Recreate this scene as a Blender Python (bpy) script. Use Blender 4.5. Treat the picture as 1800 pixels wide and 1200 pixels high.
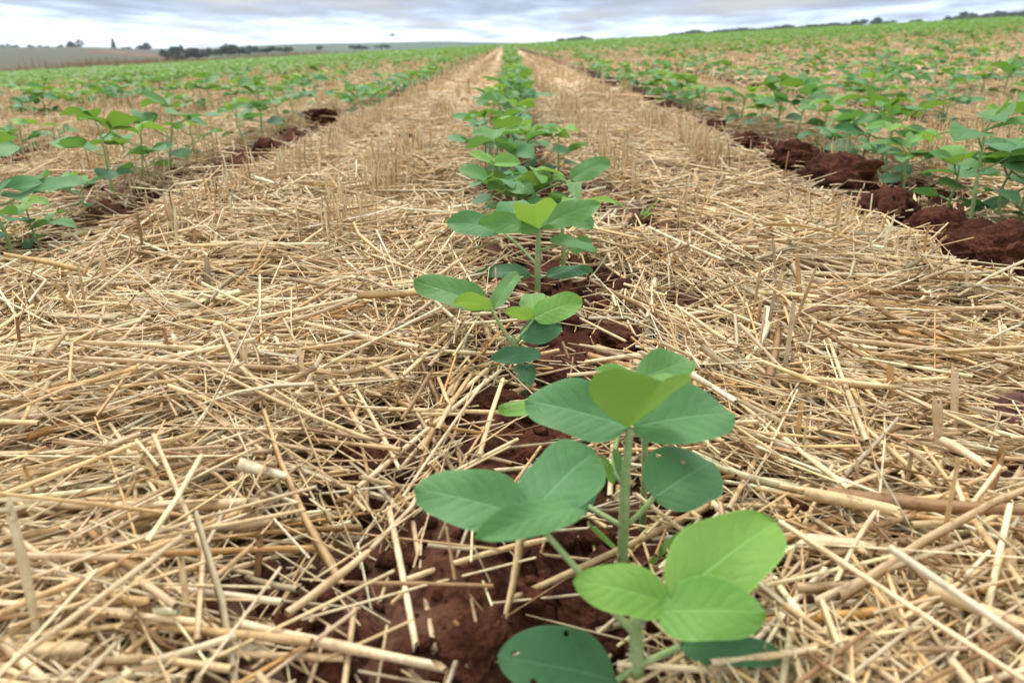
import bpy, math, random
import numpy as np
from mathutils import Vector, Matrix, noise as mnoise

random.seed(7)
rng = np.random.default_rng(11)
R = math.radians
scene = bpy.context.scene
for o in list(bpy.data.objects):
    bpy.data.objects.remove(o)
COL = scene.collection

# ------------------------------------------------------------------ camera
CAM_H, F, PITCH, YAW = 0.195, 1300.0, R(21.88), R(0.5)      # F in pixels of an 1800 px wide picture
cd = bpy.data.cameras.new('camera')
cam = bpy.data.objects.new('camera', cd)
COL.objects.link(cam)
cam.location = (0, 0, CAM_H)
cam.rotation_euler = (math.pi / 2 - PITCH, 0, -YAW)
cd.sensor_width = 36
cd.lens = F / 1800 * 36
cd.clip_start = 0.01
cd.clip_end = 6000
cd.dof.use_dof = True
cd.dof.focus_distance = 0.50
cd.dof.aperture_fstop = 12.5
scene.camera = cam

# ------------------------------------------------------------------ world: pale broken overcast over a Nishita sky
SUN_EL, SUN_AZ = R(58), R(-25)          # azimuth from +Y, positive to the right
w = bpy.data.worlds.new('World')
scene.world = w
w.use_nodes = True
nt = w.node_tree
nt.nodes.clear()


def N(t, typ, **kw):
    n = t.nodes.new(typ)
    for k, v in kw.items():
        if k in n.inputs:
            n.inputs[k].default_value = v
        else:
            setattr(n, k, v)
    return n


def math_node(t, op, a, b=None, c=None):
    n = t.nodes.new('ShaderNodeMath')
    n.operation = op
    for i, v in enumerate((a, b, c)):
        if v is None:
            continue
        if isinstance(v, (int, float)):
            n.inputs[i].default_value = v
        else:
            t.links.new(v, n.inputs[i])
    return n.outputs[0]


def ramp(t, fac, stops, interp='LINEAR'):
    n = t.nodes.new('ShaderNodeValToRGB')
    n.color_ramp.interpolation = interp
    el = n.color_ramp.elements
    while len(el) < len(stops):
        el.new(0.5)
    for e, (p, c) in zip(el, stops):
        e.position = p
        e.color = (*c, 1) if len(c) == 3 else c
    t.links.new(fac, n.inputs[0])
    return n.outputs[0]


def mixc(t, fac, a, b, mode='MIX'):
    n = t.nodes.new('ShaderNodeMix')
    n.data_type = 'RGBA'
    n.blend_type = mode
    for sock, v in ((n.inputs[0], fac), (n.inputs[6], a), (n.inputs[7], b)):
        if isinstance(v, (int, float)):
            sock.default_value = v
        elif isinstance(v, tuple):
            sock.default_value = (*v, 1) if len(v) == 3 else v
        else:
            t.links.new(v, sock)
    return n.outputs[2]


sky = N(nt, 'ShaderNodeTexSky', sky_type='NISHITA', sun_disc=False, sun_elevation=SUN_EL, sun_rotation=SUN_AZ)
sky.air_density = 1.0
sky.dust_density = 2.0
bg_sky = N(nt, 'ShaderNodeBackground', Strength=0.10)
nt.links.new(sky.outputs[0], bg_sky.inputs[0])
tc = N(nt, 'ShaderNodeTexCoord')
sep = N(nt, 'ShaderNodeSeparateXYZ')
nt.links.new(tc.outputs['Generated'], sep.inputs[0])
zc = math_node(nt, 'MAXIMUM', sep.outputs[2], 0.0)
den = math_node(nt, 'ADD', zc, 0.05)
cx = math_node(nt, 'DIVIDE', sep.outputs[0], den)
cy = math_node(nt, 'DIVIDE', sep.outputs[1], den)
comb = N(nt, 'ShaderNodeCombineXYZ')
nt.links.new(math_node(nt, 'MULTIPLY', cx, 2.2), comb.inputs[0])
nt.links.new(cy, comb.inputs[1])
cn = N(nt, 'ShaderNodeTexNoise', Scale=0.50, Detail=8.0, Roughness=0.58)
nt.links.new(comb.outputs[0], cn.inputs['Vector'])
cn2 = N(nt, 'ShaderNodeTexNoise', Scale=0.16, Detail=4.0, Roughness=0.5)
nt.links.new(comb.outputs[0], cn2.inputs['Vector'])
base_f = math_node(nt, 'ADD', math_node(nt, 'MULTIPLY', cn.outputs[0], 0.6), math_node(nt, 'MULTIPLY', cn2.outputs[0], 0.4))
# cloud deck: grey undersides overhead, thinning to a bright band near the horizon
low = math_node(nt, 'SUBTRACT', 1.0, math_node(nt, 'MULTIPLY', zc, 23.0))
low = math_node(nt, 'MAXIMUM', math_node(nt, 'MINIMUM', low, 1.0), 0.0)
val = math_node(nt, 'ADD', base_f, math_node(nt, 'MULTIPLY', math_node(nt, 'SUBTRACT', low, 0.32), 0.26))
ccol = ramp(nt, val, [(0.36, (0.175, 0.215, 0.31)), (0.46, (0.285, 0.35, 0.475)), (0.54, (0.48, 0.58, 0.75)), (0.63, (0.80, 0.90, 1.0))])
bg_cl = N(nt, 'ShaderNodeBackground', Strength=0.86)
# an overcast deck is thinner-looking and more neutral overhead than near the horizon
zen = math_node(nt, 'MULTIPLY', math_node(nt, 'MINIMUM', math_node(nt, 'MULTIPLY', zc, 1.6), 1.0), 0.75)
nt.links.new(mixc(nt, zen, ccol, (0.98, 0.955, 0.93)), bg_cl.inputs[0])
cover = ramp(nt, math_node(nt, 'ADD', cn2.outputs[0], math_node(nt, 'MULTIPLY', cn.outputs[0], 0.25)),
             [(0.46, (0.55,) * 3), (0.60, (1, 1, 1))])
mxs = N(nt, 'ShaderNodeMixShader')
nt.links.new(cover, mxs.inputs[0])
nt.links.new(bg_sky.outputs[0], mxs.inputs[1])
nt.links.new(bg_cl.outputs[0], mxs.inputs[2])
wo = N(nt, 'ShaderNodeOutputWorld')
nt.links.new(mxs.outputs[0], wo.inputs[0])

# ------------------------------------------------------------------ sun (veiled by cloud)
sd = bpy.data.lights.new('sun', 'SUN')
sun = bpy.data.objects.new('sun', sd)
COL.objects.link(sun)
sd.energy = 1.5
sd.use_shadow = True
sd.angle = R(18)
sd.color = (1.0, 0.95, 0.87)
sdir = Vector((math.sin(SUN_AZ) * math.cos(SUN_EL), math.cos(SUN_AZ) * math.cos(SUN_EL), math.sin(SUN_EL)))
sun.rotation_euler = sdir.to_track_quat('Z', 'Y').to_euler()
scene.view_settings.view_transform = 'Standard'
scene.view_settings.look = 'None'
scene.view_settings.exposure = 1.10
scene.view_settings.gamma = 1.0
scene.view_settings.use_curve_mapping = False
scene.render.engine = 'CYCLES'
scene.cycles.max_bounces = 6
scene.cycles.diffuse_bounces = 3
scene.cycles.glossy_bounces = 2
scene.cycles.transmission_bounces = 4
scene.cycles.transparent_max_bounces = 4
scene.cycles.use_denoising = True

# ------------------------------------------------------------------ geometry of the place
fwd = Vector((math.sin(YAW) * math.cos(PITCH), math.cos(YAW) * math.cos(PITCH), -math.sin(PITCH)))
right = Vector((math.cos(YAW), -math.sin(YAW), 0))
upv = right.cross(fwd)
EYE = Vector((0, 0, CAM_H))
ROW0, ROWGAP = 0.045, 0.5


def P(px, py, z):
    return EYE + fwd * z + right * ((px - 900) / F * z) - upv * ((py - 600) / F * z)


def project(x, y, z):
    """numpy: world -> pixel of the 1800 wide picture and depth"""
    dx, dy, dz = x - EYE.x, y - EYE.y, z - EYE.z
    d = dx * fwd.x + dy * fwd.y + dz * fwd.z
    a = dx * right.x + dy * right.y + dz * right.z
    b = dx * upv.x + dy * upv.y + dz * upv.z
    d = np.where(np.abs(d) < 1e-6, 1e-6, d)
    return 900 + F * a / d, 600 - F * b / d, d


_lat = np.random.default_rng(5).random((64, 64))


def vnoise(x, y, s=1.0, seed=0):
    x = np.asarray(x, dtype=float) * s + seed * 17.31
    y = np.asarray(y, dtype=float) * s + seed * 9.77
    xi = np.floor(x).astype(int)
    yi = np.floor(y).astype(int)
    fx = x - xi
    fy = y - yi
    fx = fx * fx * (3 - 2 * fx)
    fy = fy * fy * (3 - 2 * fy)
    g = lambda i, j: _lat[i % 64, j % 64]
    return (g(xi, yi) * (1 - fx) + g(xi + 1, yi) * fx) * (1 - fy) + (g(xi, yi + 1) * (1 - fx) + g(xi + 1, yi + 1) * fx) * fy


def sstep(a, b, x):
    t = np.clip((np.asarray(x, dtype=float) - a) / (b - a), 0, 1)
    return t * t * (3 - 2 * t)


def h_base(x, y):
    s = 0.22 + 0.78 * sstep(0.6, 7, y)
    return 0.05 * np.asarray(x, dtype=float) * s


def row_d(x, y):
    """signed distance to the nearest crop row"""
    q = (np.asarray(x, dtype=float) - ROW0 - 0.02 * (vnoise(x, y, 0.7, 3) - 0.5)) / ROWGAP
    return (q - np.round(q)) * ROWGAP


def ground_px(px, py):
    """where the ray through a pixel meets the plain field surface"""
    lo, hi = 0.05, 400.0
    for _ in range(60):
        m = (lo + hi) / 2
        p = P(px, py, m)
        if p.z > float(h_base(p.x, p.y)):
            lo = m
        else:
            hi = m
    return P(px, py, lo)


# bare-soil patches (centre, radius along x, radius along y)
PATCH = []
for px, py, rx, ry in ((665, 815, 85, 75), (1030, 605, 85, 75), (1110, 385, 70, 40), (890, 735, 90, 60), (1000, 950, 70, 80),
                       (840, 1140, 70, 40), (1425, 1075, 75, 60), (1180, 890, 70, 60), (290, 810, 55, 30), (480, 1000, 60, 30),
                       (1180, 435, 40, 20), (300, 490, 40, 12), (560, 512, 40, 16), (1760, 740, 45, 45), (1530, 640, 45, 14),
                       (1215, 560, 40, 40), (475, 258, 35, 25), (740, 245, 40, 14), (815, 185, 25, 14),
                       (100, 860, 50, 25), (60, 1110, 50, 25), (1560, 900, 60, 20), (1440, 330, 60, 40),
                       (1600, 400, 70, 45), (1750, 470, 90, 60), (1300, 250, 40, 18), (1180, 195, 30, 12), (700, 1000, 25, 20)):
    g = ground_px(px, py)
    gx = (ground_px(px + rx, py) - g).length
    gy = (ground_px(px, py - ry) - ground_px(px, py + ry)).length / 2
    PATCH.append((g.x, g.y, gx * 1.2, gy * 1.2))


def soil_mask(x, y):
    x = np.asarray(x, dtype=float)
    y = np.asarray(y, dtype=float)
    d = np.abs(row_d(x, y) + 0.015)
    wv = 0.016 + 0.095 * vnoise(x, y, 7.0, 1) ** 1.5 + 0.02 * vnoise(x, y, 23.0, 2)
    wv = wv * np.where(np.round((x - ROW0) / ROWGAP) == -1, 0.55, 1.0)
    m = np.exp(-(d / wv) ** 2) * 0.95
    m = np.maximum(m, sstep(0.61, 0.72, vnoise(x, y, 9.0, 6) * 0.6 + vnoise(x, y, 21.0, 7) * 0.4) * 0.8)
    for (cx_, cy_, rx, ry) in PATCH:
        dd = ((x - cx_) / rx) ** 2 + ((y - cy_) / ry) ** 2
        wob = 0.55 + 0.9 * vnoise(x, y, 40.0, 8)
        m = np.maximum(m, np.where(dd < 6, 0.88 * np.exp(-dd * dd * wob), 0))
    return np.clip(m, 0, 1)


def h_soil(x, y):
    x = np.asarray(x, dtype=float)
    y = np.asarray(y, dtype=float)
    d = row_d(x, y)
    near = 1 - sstep(6, 14, y)
    rough = (vnoise(x, y, 14, 11) - 0.5) * 0.014 + (vnoise(x, y, 38, 12) - 0.5) * 0.010 + (vnoise(x, y, 95, 13) - 0.5) * 0.008 + (vnoise(x, y, 190, 14) - 0.5) * 0.005
    trough = -0.010 * np.exp(-((d + 0.005) / 0.035) ** 2) + 0.014 * np.exp(-((d + 0.06) / 0.03) ** 2) * vnoise(x, y, 11, 15)
    return h_base(x, y) + (rough + trough) * near


def mulch_t(x, y):
    return 0.020 * (1 - 0.92 * soil_mask(x, y)) * (0.55 + 0.9 * vnoise(x, y, 5, 21))


# ------------------------------------------------------------------ mesh helpers
def np_mesh(name, verts, faces_flat, counts, mats=(), smooth=True, col=None, uv=None, mat_idx=None):
    me = bpy.data.meshes.new(name)
    nv, nl, nf = len(verts), len(faces_flat), len(counts)
    me.vertices.add(nv)
    me.vertices.foreach_set('co', np.ascontiguousarray(verts, dtype=np.float32).ravel())
    me.loops.add(nl)
    me.loops.foreach_set('vertex_index', np.ascontiguousarray(faces_flat, dtype=np.int32))
    me.polygons.add(nf)
    counts = np.asarray(counts, dtype=np.int32)
    starts = np.concatenate(([0], np.cumsum(counts)[:-1])).astype(np.int32)
    me.polygons.foreach_set('loop_start', starts)
    if smooth:
        me.polygons.foreach_set('use_smooth', np.ones(nf, dtype=bool))
    for m in mats:
        me.materials.append(m)
    if mat_idx is not None:
        me.polygons.foreach_set('material_index', np.asarray(mat_idx, dtype=np.int32))
    if col is not None:
        a = me.attributes.new('tone', 'FLOAT_COLOR', 'POINT')
        c4 = np.ones((nv, 4), dtype=np.float32)
        c4[:, :3] = col
        a.data.foreach_set('color', c4.ravel())
    if uv is not None:
        l = me.uv_layers.new(name='UVMap')
        l.data.foreach_set('uv', np.ascontiguousarray(uv[np.asarray(faces_flat)], dtype=np.float32).ravel())
    me.update(calc_edges=True)
    me.validate()
    return me


def link(name, me, parent=None, loc=None):
    o = bpy.data.objects.new(name, me)
    COL.objects.link(o)
    if loc is not None:
        o.location = loc
    if parent is not None:
        o.parent = parent
    return o


def tag(o, label=None, cat=None, group=None, kind=None):
    for k, v in (('label', label), ('category', cat), ('group', group), ('kind', kind)):
        if v:
            o[k] = v
    return o


def empty(name, loc, label=None, cat=None, group=None):
    o = bpy.data.objects.new(name, None)
    o.empty_display_size = 0.01
    COL.objects.link(o)
    o.location = loc
    return tag(o, label, cat, group)


def tubes(centre, direc, length, radius, bend, segs, sides, flat=1.0, taper=0.85, roll=None, node_at=None):
    """many tubes at once. centre, direc (n,3); length, radius (n); bend (n,3) offset of the middle. -> verts (n,V,3), quad faces (n,F,4)"""
    n = len(centre)
    t = np.linspace(0, 1, segs + 1)
    s = np.cross(direc, np.array([0, 0, 1.0]))
    ln = np.linalg.norm(s, axis=1, keepdims=True)
    s = np.where(ln > 1e-3, s / np.maximum(ln, 1e-6), np.array([[1.0, 0, 0]]))
    u = np.cross(s, direc)
    if roll is not None:
        c, q = np.cos(roll)[:, None], np.sin(roll)[:, None]
        s, u = s * c + u * q, u * c - s * q
    pts = centre[:, None, :] + direc[:, None, :] * (length[:, None, None] * (t[None, :, None] - 0.5)) + bend[:, None, :] * (4 * t * (1 - t) - 0.5)[None, :, None]
    rad = radius[:, None] * (1 - (1 - taper) * t)[None, :]
    if node_at is not None:
        rad = rad * (1 + 0.28 * (np.arange(segs + 1)[None, :] == node_at[:, None]))
    a = np.arange(sides) / sides * 2 * np.pi
    fl = np.broadcast_to(np.asarray(flat, dtype=float), (n,))
    ring = (np.cos(a)[None, None, :, None] * s[:, None, None, :] + np.sin(a)[None, None, :, None] * u[:, None, None, :] * fl[:, None, None, None])
    v = pts[:, :, None, :] + rad[:, :, None, None] * ring
    v = v.reshape(n, (segs + 1) * sides, 3)
    f = []
    for j in range(segs):
        for k in range(sides):
            k2 = (k + 1) % sides
            f.append((j * sides + k, j * sides + k2, (j + 1) * sides + k2, (j + 1) * sides + k))
    f = np.array(f)
    return v, f


def merge(v, f):
    n, V, _ = v.shape
    ff = (f[None, :, :] + (np.arange(n) * V)[:, None, None]).reshape(-1, f.shape[1])
    return v.reshape(-1, 3), ff


# ------------------------------------------------------------------ materials
def new_mat(name):
    m = bpy.data.materials.new(name)
    m.use_nodes = True
    t = m.node_tree
    t.nodes.clear()
    out = N(t, 'ShaderNodeOutputMaterial')
    b = N(t, 'ShaderNodeBsdfPrincipled')
    t.links.new(b.outputs[0], out.inputs[0])
    return m, t, b, out


def obj_noise(t, scale, detail=3.0, rough=0.6, coord='Object', vec=None):
    n = N(t, 'ShaderNodeTexNoise', Scale=scale, Detail=detail, Roughness=rough)
    if vec is None:
        c = N(t, 'ShaderNodeTexCoord')
        vec = c.outputs[coord]
    t.links.new(vec, n.inputs['Vector'])
    return n.outputs[0]


def bump(t, b, height, strength, dist):
    n = N(t, 'ShaderNodeBump', Strength=strength, Distance=dist)
    t.links.new(height, n.inputs['Height'])
    t.links.new(n.outputs[0], b.inputs['Normal'])


SOIL_A, SOIL_B, SOIL_C = (0.024, 0.0078, 0.0048), (0.068, 0.0225, 0.0120), (0.140, 0.052, 0.029)


def soil_colour(t):
    g = N(t, 'ShaderNodeNewGeometry')
    n1 = obj_noise(t, 60, 5, 0.65, vec=g.outputs['Position'])
    n2 = obj_noise(t, 420, 3, 0.6, vec=g.outputs['Position'])
    f = math_node(t, 'ADD', math_node(t, 'MULTIPLY', n1, 0.6), math_node(t, 'MULTIPLY', n2, 0.4))
    return ramp(t, f, [(0.36, SOIL_A), (0.50, SOIL_B), (0.66, SOIL_C)]), f, g


def mat_soil():
    m, t, b, out = new_mat('red_soil')
    c, f, g = soil_colour(t)
    t.links.new(c, b.inputs['Base Color'])
    b.inputs['Roughness'].default_value = 0.95
    b.inputs['Specular IOR Level'].default_value = 0.15
    bump(t, b, f, 1.0, 0.007)
    return m


def mat_ground():
    """red soil; beyond the modelled straw the cover of straw and the crop rows become colour"""
    m, t, b, out = new_mat('field_ground')
    c, f, g = soil_colour(t)
    sp = N(t, 'ShaderNodeSeparateXYZ')
    t.links.new(g.outputs['Position'], sp.inputs[0])
    # chaff lying between the rows
    q = math_node(t, 'DIVIDE', math_node(t, 'SUBTRACT', sp.outputs[0], ROW0), ROWGAP)
    d = math_node(t, 'ABSOLUTE', math_node(t, 'SUBTRACT', q, math_node(t, 'ROUND', q)))
    n3 = obj_noise(t, 9, 4, 0.6, vec=g.outputs['Position'])
    n4 = obj_noise(t, 160, 2, 0.6, vec=g.outputs['Position'])
    straw = ramp(t, n4, [(0.3, (0.30, 0.19, 0.11)), (0.5, (0.56, 0.41, 0.26)), (0.68, (0.74, 0.58, 0.39))])
    inter = ramp(t, math_node(t, 'ADD', d, math_node(t, 'MULTIPLY', math_node(t, 'SUBTRACT', n3, 0.5), 0.35)), [(0.10, (0, 0, 0)), (0.22, (1, 1, 1))])
    far = ramp(t, math_node(t, 'DIVIDE', sp.outputs[1], 10.0), [(0.08, (0.10,) * 3), (0.35, (1, 1, 1))])
    c2 = mixc(t, math_node(t, 'MULTIPLY', inter, far), c, straw)
    # crop beyond the modelled plants
    green = ramp(t, obj_noise(t, 2.2, 5, 0.7, vec=g.outputs['Position']), [(0.3, (0.05, 0.10, 0.03)), (0.5, (0.10, 0.19, 0.05)), (0.68, (0.20, 0.24, 0.11))])
    gf = ramp(t, math_node(t, 'DIVIDE', sp.outputs[1], 100.0), [(0.35, (0, 0, 0)), (0.75, (0.92,) * 3)])
    c3 = mixc(t, gf, c2, green)
    t.links.new(c3, b.inputs['Base Color'])
    b.inputs['Roughness'].default_value = 0.95
    b.inputs['Specular IOR Level'].default_value = 0.15
    bump(t, b, f, 0.9, 0.004)
    return m


def mat_straw():
    m, t, b, out = new_mat('dry_straw')
    a = N(t, 'ShaderNodeAttribute', attribute_name='tone')
    g = N(t, 'ShaderNodeNewGeometry')
    n1 = obj_noise(t, 130, 3, 0.6, vec=g.outputs['Position'])
    n2 = obj_noise(t, 700, 2, 0.6, vec=g.outputs['Position'])
    sc = ramp(t, math_node(t, 'ADD', math_node(t, 'MULTIPLY', n1, 0.6), math_node(t, 'MULTIPLY', n2, 0.4)), [(0.34, (0.62, 0.55, 0.48)), (0.5, (0.98,) * 3), (0.68, (1.12, 1.10, 1.06))])
    c = mixc(t, 1.0, a.outputs['Color'], sc, 'MULTIPLY')
    t.links.new(c, b.inputs['Base Color'])
    b.inputs['Roughness'].default_value = 0.5
    b.inputs['Specular IOR Level'].default_value = 0.35
    return m


def mat_leaf(name, top, top2, under, trans, attr_random=False):
    m, t, b, out = new_mat(name)
    uv = N(t, 'ShaderNodeUVMap', uv_map='UVMap')
    sp = N(t, 'ShaderNodeSeparateXYZ')
    t.links.new(uv.outputs[0], sp.inputs[0])
    au = math_node(t, 'ABSOLUTE', math_node(t, 'SUBTRACT', math_node(t, 'MULTIPLY', sp.outputs[0], 2.0), 1.0))
    # side veins leave the midrib at a slant; midrib at au = 0
    ph = math_node(t, 'SUBTRACT', sp.outputs[1], math_node(t, 'MULTIPLY', au, 0.26))
    wob = N(t, 'ShaderNodeTexNoise', Scale=3.2, Detail=2.0, Roughness=0.5)
    t.links.new(uv.outputs[0], wob.inputs['Vector'])
    ph = math_node(t, 'ADD', ph, math_node(t, 'MULTIPLY', math_node(t, 'SUBTRACT', wob.outputs[0], 0.5), 0.13))
    wav = math_node(t, 'ABSOLUTE', math_node(t, 'SINE', math_node(t, 'MULTIPLY', ph, 7.0 * math.pi)))
    net = N(t, 'ShaderNodeTexVoronoi', Scale=15.0, feature='DISTANCE_TO_EDGE')
    t.links.new(uv.outputs[0], net.inputs['Vector'])
    netv = ramp(t, net.outputs['Distance'], [(0.0, (1, 1, 1)), (0.07, (0, 0, 0))])
    side = ramp(t, wav, [(0.0, (1, 1, 1)), (0.11, (0, 0, 0))], 'EASE')
    mid = ramp(t, au, [(0.0, (1, 1, 1)), (0.055, (0, 0, 0))], 'EASE')
    fade = math_node(t, 'SUBTRACT', 1.0, math_node(t, 'MULTIPLY', au, 0.75))
    vein = math_node(t, 'MAXIMUM', mid, math_node(t, 'MULTIPLY', math_node(t, 'MULTIPLY', side, 0.75), fade))
    vein = math_node(t, 'MAXIMUM', vein, math_node(t, 'MULTIPLY', netv, 0.16))
    rnd = N(t, 'ShaderNodeNewGeometry').outputs['Random Per Island'] if attr_random else N(t, 'ShaderNodeObjectInfo').outputs['Random']
    n1 = obj_noise(t, 90, 5, 0.65)
    n2 = obj_noise(t, 520, 3, 0.6)
    n3 = obj_noise(t, 35, 2, 0.5)
    mott = math_node(t, 'ADD', math_node(t, 'MULTIPLY', n1, 0.6), math_node(t, 'MULTIPLY', n3, 0.4))
    cn_ = mixc(t, ramp(t, mott, [(0.36, (0, 0, 0)), (0.62, (1, 1, 1))]), top, top2)
    # paler towards the stalk end and a thin pale downy rim
    cn_ = mixc(t, ramp(t, sp.outputs[1], [(0.0, (0.45,) * 3), (0.45, (0, 0, 0))]), cn_, tuple(k * 1.12 + 0.015 for k in top2))
    cn_ = mixc(t, ramp(t, au, [(0.93, (0, 0, 0)), (1.0, (0.5,) * 3)]), cn_, tuple(k * 1.5 + 0.06 for k in top2))
    cn_ = mixc(t, ramp(t, n2, [(0.66, (0, 0, 0)), (0.74, (0.55,) * 3)]), cn_, (top[0] * 0.6 + 0.05, top[1] * 0.6 + 0.02, top[2] * 0.5))
    var = ramp(t, rnd, [(0.0, (0.78, 0.86, 0.90)), (0.5, (1, 1, 1)), (1.0, (1.25, 1.12, 0.85))])
    cn_ = mixc(t, 1.0, cn_, var, 'MULTIPLY')
    vl = mixc(t, math_node(t, 'MULTIPLY', vein, 0.55), cn_, tuple(min(1, k * 1.5 + 0.05) for k in top2))
    geo = N(t, 'ShaderNodeNewGeometry')
    uc = mixc(t, math_node(t, 'MULTIPLY', vein, 0.5), under, tuple(min(1, k * 1.35 + 0.03) for k in under))
    uc = mixc(t, 1.0, uc, var, 'MULTIPLY')
    c = mixc(t, geo.outputs['Backfacing'], vl, uc)
    t.links.new(c, b.inputs['Base Color'])
    b.inputs['Roughness'].default_value = 0.45
    b.inputs['Specular IOR Level'].default_value = 0.42
    b.inputs['Sheen Weight'].default_value = 0.12
    b.inputs['Sheen Roughness'].default_value = 0.6
    # quilting between the veins
    hgt = math_node(t, 'ADD', math_node(t, 'MULTIPLY', wav, 0.34), math_node(t, 'MULTIPLY', n1, 1.5))
    hgt = math_node(t, 'ADD', hgt, math_node(t, 'MULTIPLY', vein, -0.6))
    bump(t, b, hgt, 0.40, 0.0012)
    rr = ramp(t, n1, [(0.35, (0.46,) * 3), (0.65, (0.66,) * 3)])
    t.links.new(rr, b.inputs['Roughness'])
    tr = N(t, 'ShaderNodeBsdfTranslucent')
    tr.inputs[0].default_value = (*trans, 1)
    mx = N(t, 'ShaderNodeMixShader')
    mx.inputs[0].default_value = 0.38
    t.links.new(b.outputs[0], mx.inputs[1])
    t.links.new(tr.outputs[0], mx.inputs[2])
    t.links.new(mx.outputs[0], out.inputs[0])
    return m


def mat_plain(name, c1, c2, scale, rough=0.7, bs=0.0, coord='Object'):
    m, t, b, out = new_mat(name)
    n = obj_noise(t, scale, 4, 0.6, coord)
    t.links.new(ramp(t, n, [(0.35, c1), (0.65, c2)]), b.inputs['Base Color'])
    b.inputs['Roughness'].default_value = rough
    b.inputs['Specular IOR Level'].default_value = 0.3
    if bs:
        bump(t, b, n, bs, 0.002)
    return m


M_SOIL = mat_soil()
M_GROUND = mat_ground()
M_STRAW = mat_straw()
LEAF = {
    'young': mat_leaf('leaf_young', (0.135, 0.335, 0.048), (0.185, 0.40, 0.070), (0.19, 0.35, 0.080), (0.28, 0.48, 0.05)),
    'mid': mat_leaf('leaf_mid', (0.075, 0.235, 0.055), (0.115, 0.295, 0.078), (0.125, 0.235, 0.06), (0.18, 0.34, 0.03)),
    'old': mat_leaf('leaf_mature', (0.078, 0.250, 0.078), (0.115, 0.31, 0.106), (0.13, 0.28, 0.105), (0.14, 0.33, 0.05)),
    'dark': mat_leaf('leaf_dark', (0.045, 0.172, 0.064), (0.072, 0.22, 0.088), (0.08, 0.20, 0.09), (0.08, 0.22, 0.04)),
}
M_STEM = mat_plain('stem_green', (0.20, 0.32, 0.10), (0.36, 0.45, 0.21), 160, 0.7, 0.3)
M_HAIR = mat_plain('stem_down', (0.55, 0.60, 0.42), (0.65, 0.68, 0.52), 50, 0.6)
M_CANOPY = mat_leaf('leaf_far', (0.062, 0.180, 0.045), (0.100, 0.245, 0.065), (0.14, 0.28, 0.08), (0.20, 0.40, 0.05), attr_random=True)
M_BARK = mat_plain('bark', (0.03, 0.025, 0.02), (0.08, 0.065, 0.05), 3, 0.9)

# ------------------------------------------------------------------ ground of the field
def build_ground():
    ys = np.concatenate((np.linspace(-1.6, 0.10, 24), np.geomspace(0.105, 560, 470)))
    u = np.linspace(-1, 1, 401)
    u = np.sign(u) * np.abs(u) ** 1.15
    half = 0.42 + 0.95 * np.maximum(ys, 0)
    half = np.where(ys < 0.1, 1.2 - 0.78 * np.clip((ys + 1.6) / 1.7, 0, 1), half)
    X = u[None, :] * half[:, None]
    Y = np.repeat(ys[:, None], len(u), axis=1)
    Z = h_soil(X, Y)
    nr, nc = X.shape
    v = np.stack((X, Y, Z), -1).reshape(-1, 3)
    i = np.arange(nr - 1)[:, None] * nc + np.arange(nc - 1)[None, :]
    f = np.stack((i, i + 1, i + nc + 1, i + nc), -1).reshape(-1, 4)
    cxm, cym = v[f].mean(1)[:, 0], v[f].mean(1)[:, 1]
    edge = np.where(cxm < -0.025 * cym, 50.0, 560.0)
    f = f[cym < edge]
    me = np_mesh('ground', v, f.ravel(), np.full(len(f), 4), (M_GROUND,))
    tag(link('ground', me), kind='structure')


build_ground()

# ------------------------------------------------------------------ land beyond the field
M_PALE = mat_plain('pale_fallow', (0.070, 0.080, 0.050), (0.110, 0.112, 0.074), 0.05, 0.95)
M_LAND = mat_plain('far_pasture', (0.045, 0.075, 0.035), (0.08, 0.11, 0.05), 0.01, 0.95)
M_HILL = mat_plain('far_hill', (0.035, 0.075, 0.04), (0.06, 0.11, 0.05), 0.008, 0.95)
M_TRACK = mat_plain('red_track', (0.17, 0.075, 0.05), (0.23, 0.12, 0.08), 0.3, 0.95)


def polar_sheet(name, a0, a1, r0, r1, zf, mat, na=60, nr=40):
    """sheet between two bearings (tan of the angle from +Y) and two distances in Y"""
    a = np.linspace(a0, a1, na)
    r = np.geomspace(r0, r1, nr)
    X = a[None, :] * r[:, None]
    Y = np.repeat(r[:, None], na, 1)
    v = np.stack((X, Y, zf(X, Y)), -1).reshape(-1, 3)
    i = np.arange(nr - 1)[:, None] * na + np.arange(na - 1)[None, :]
    f = np.stack((i, i + 1, i + na + 1, i + na), -1).reshape(-1, 4)
    return tag(link(name, np_mesh(name, v, f.ravel(), np.full(len(f), 4), (mat,))), kind='structure')


def px_tan(px):
    d = fwd + right * ((px - 900) / F) + upv * ((600 - 78) / F)
    return d.x / d.y


polar_sheet('land', -1.8, 1.8, 30, 2200, lambda X, Y: -5.5 - 0.004 * np.maximum(Y - 800, 0) + np.where(X > 0, -14, 0) * sstep(200, 800, Y), M_LAND)
polar_sheet('fallow_field', -2.2, px_tan(285), 49, 560, lambda X, Y: -1.75 - 2.6 * sstep(0.52, 0.415, -X / Y) + 0.25 * vnoise(X, Y, 0.02, 3) - 1.2 * (1 - sstep(45, 60, Y)), M_PALE)
polar_sheet('red_track', px_tan(150), px_tan(292), 130, 330, lambda X, Y: -1.73 - 2.6 * sstep(0.52, 0.415, -X / Y) + 0.25 * vnoise(X, Y, 0.02, 3) + 0.006 * Y * 0 + 0.10 - 3 * (np.abs(Y - 330 + (X / Y - px_tan(292)) * -1300) > 30), M_TRACK)


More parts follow.
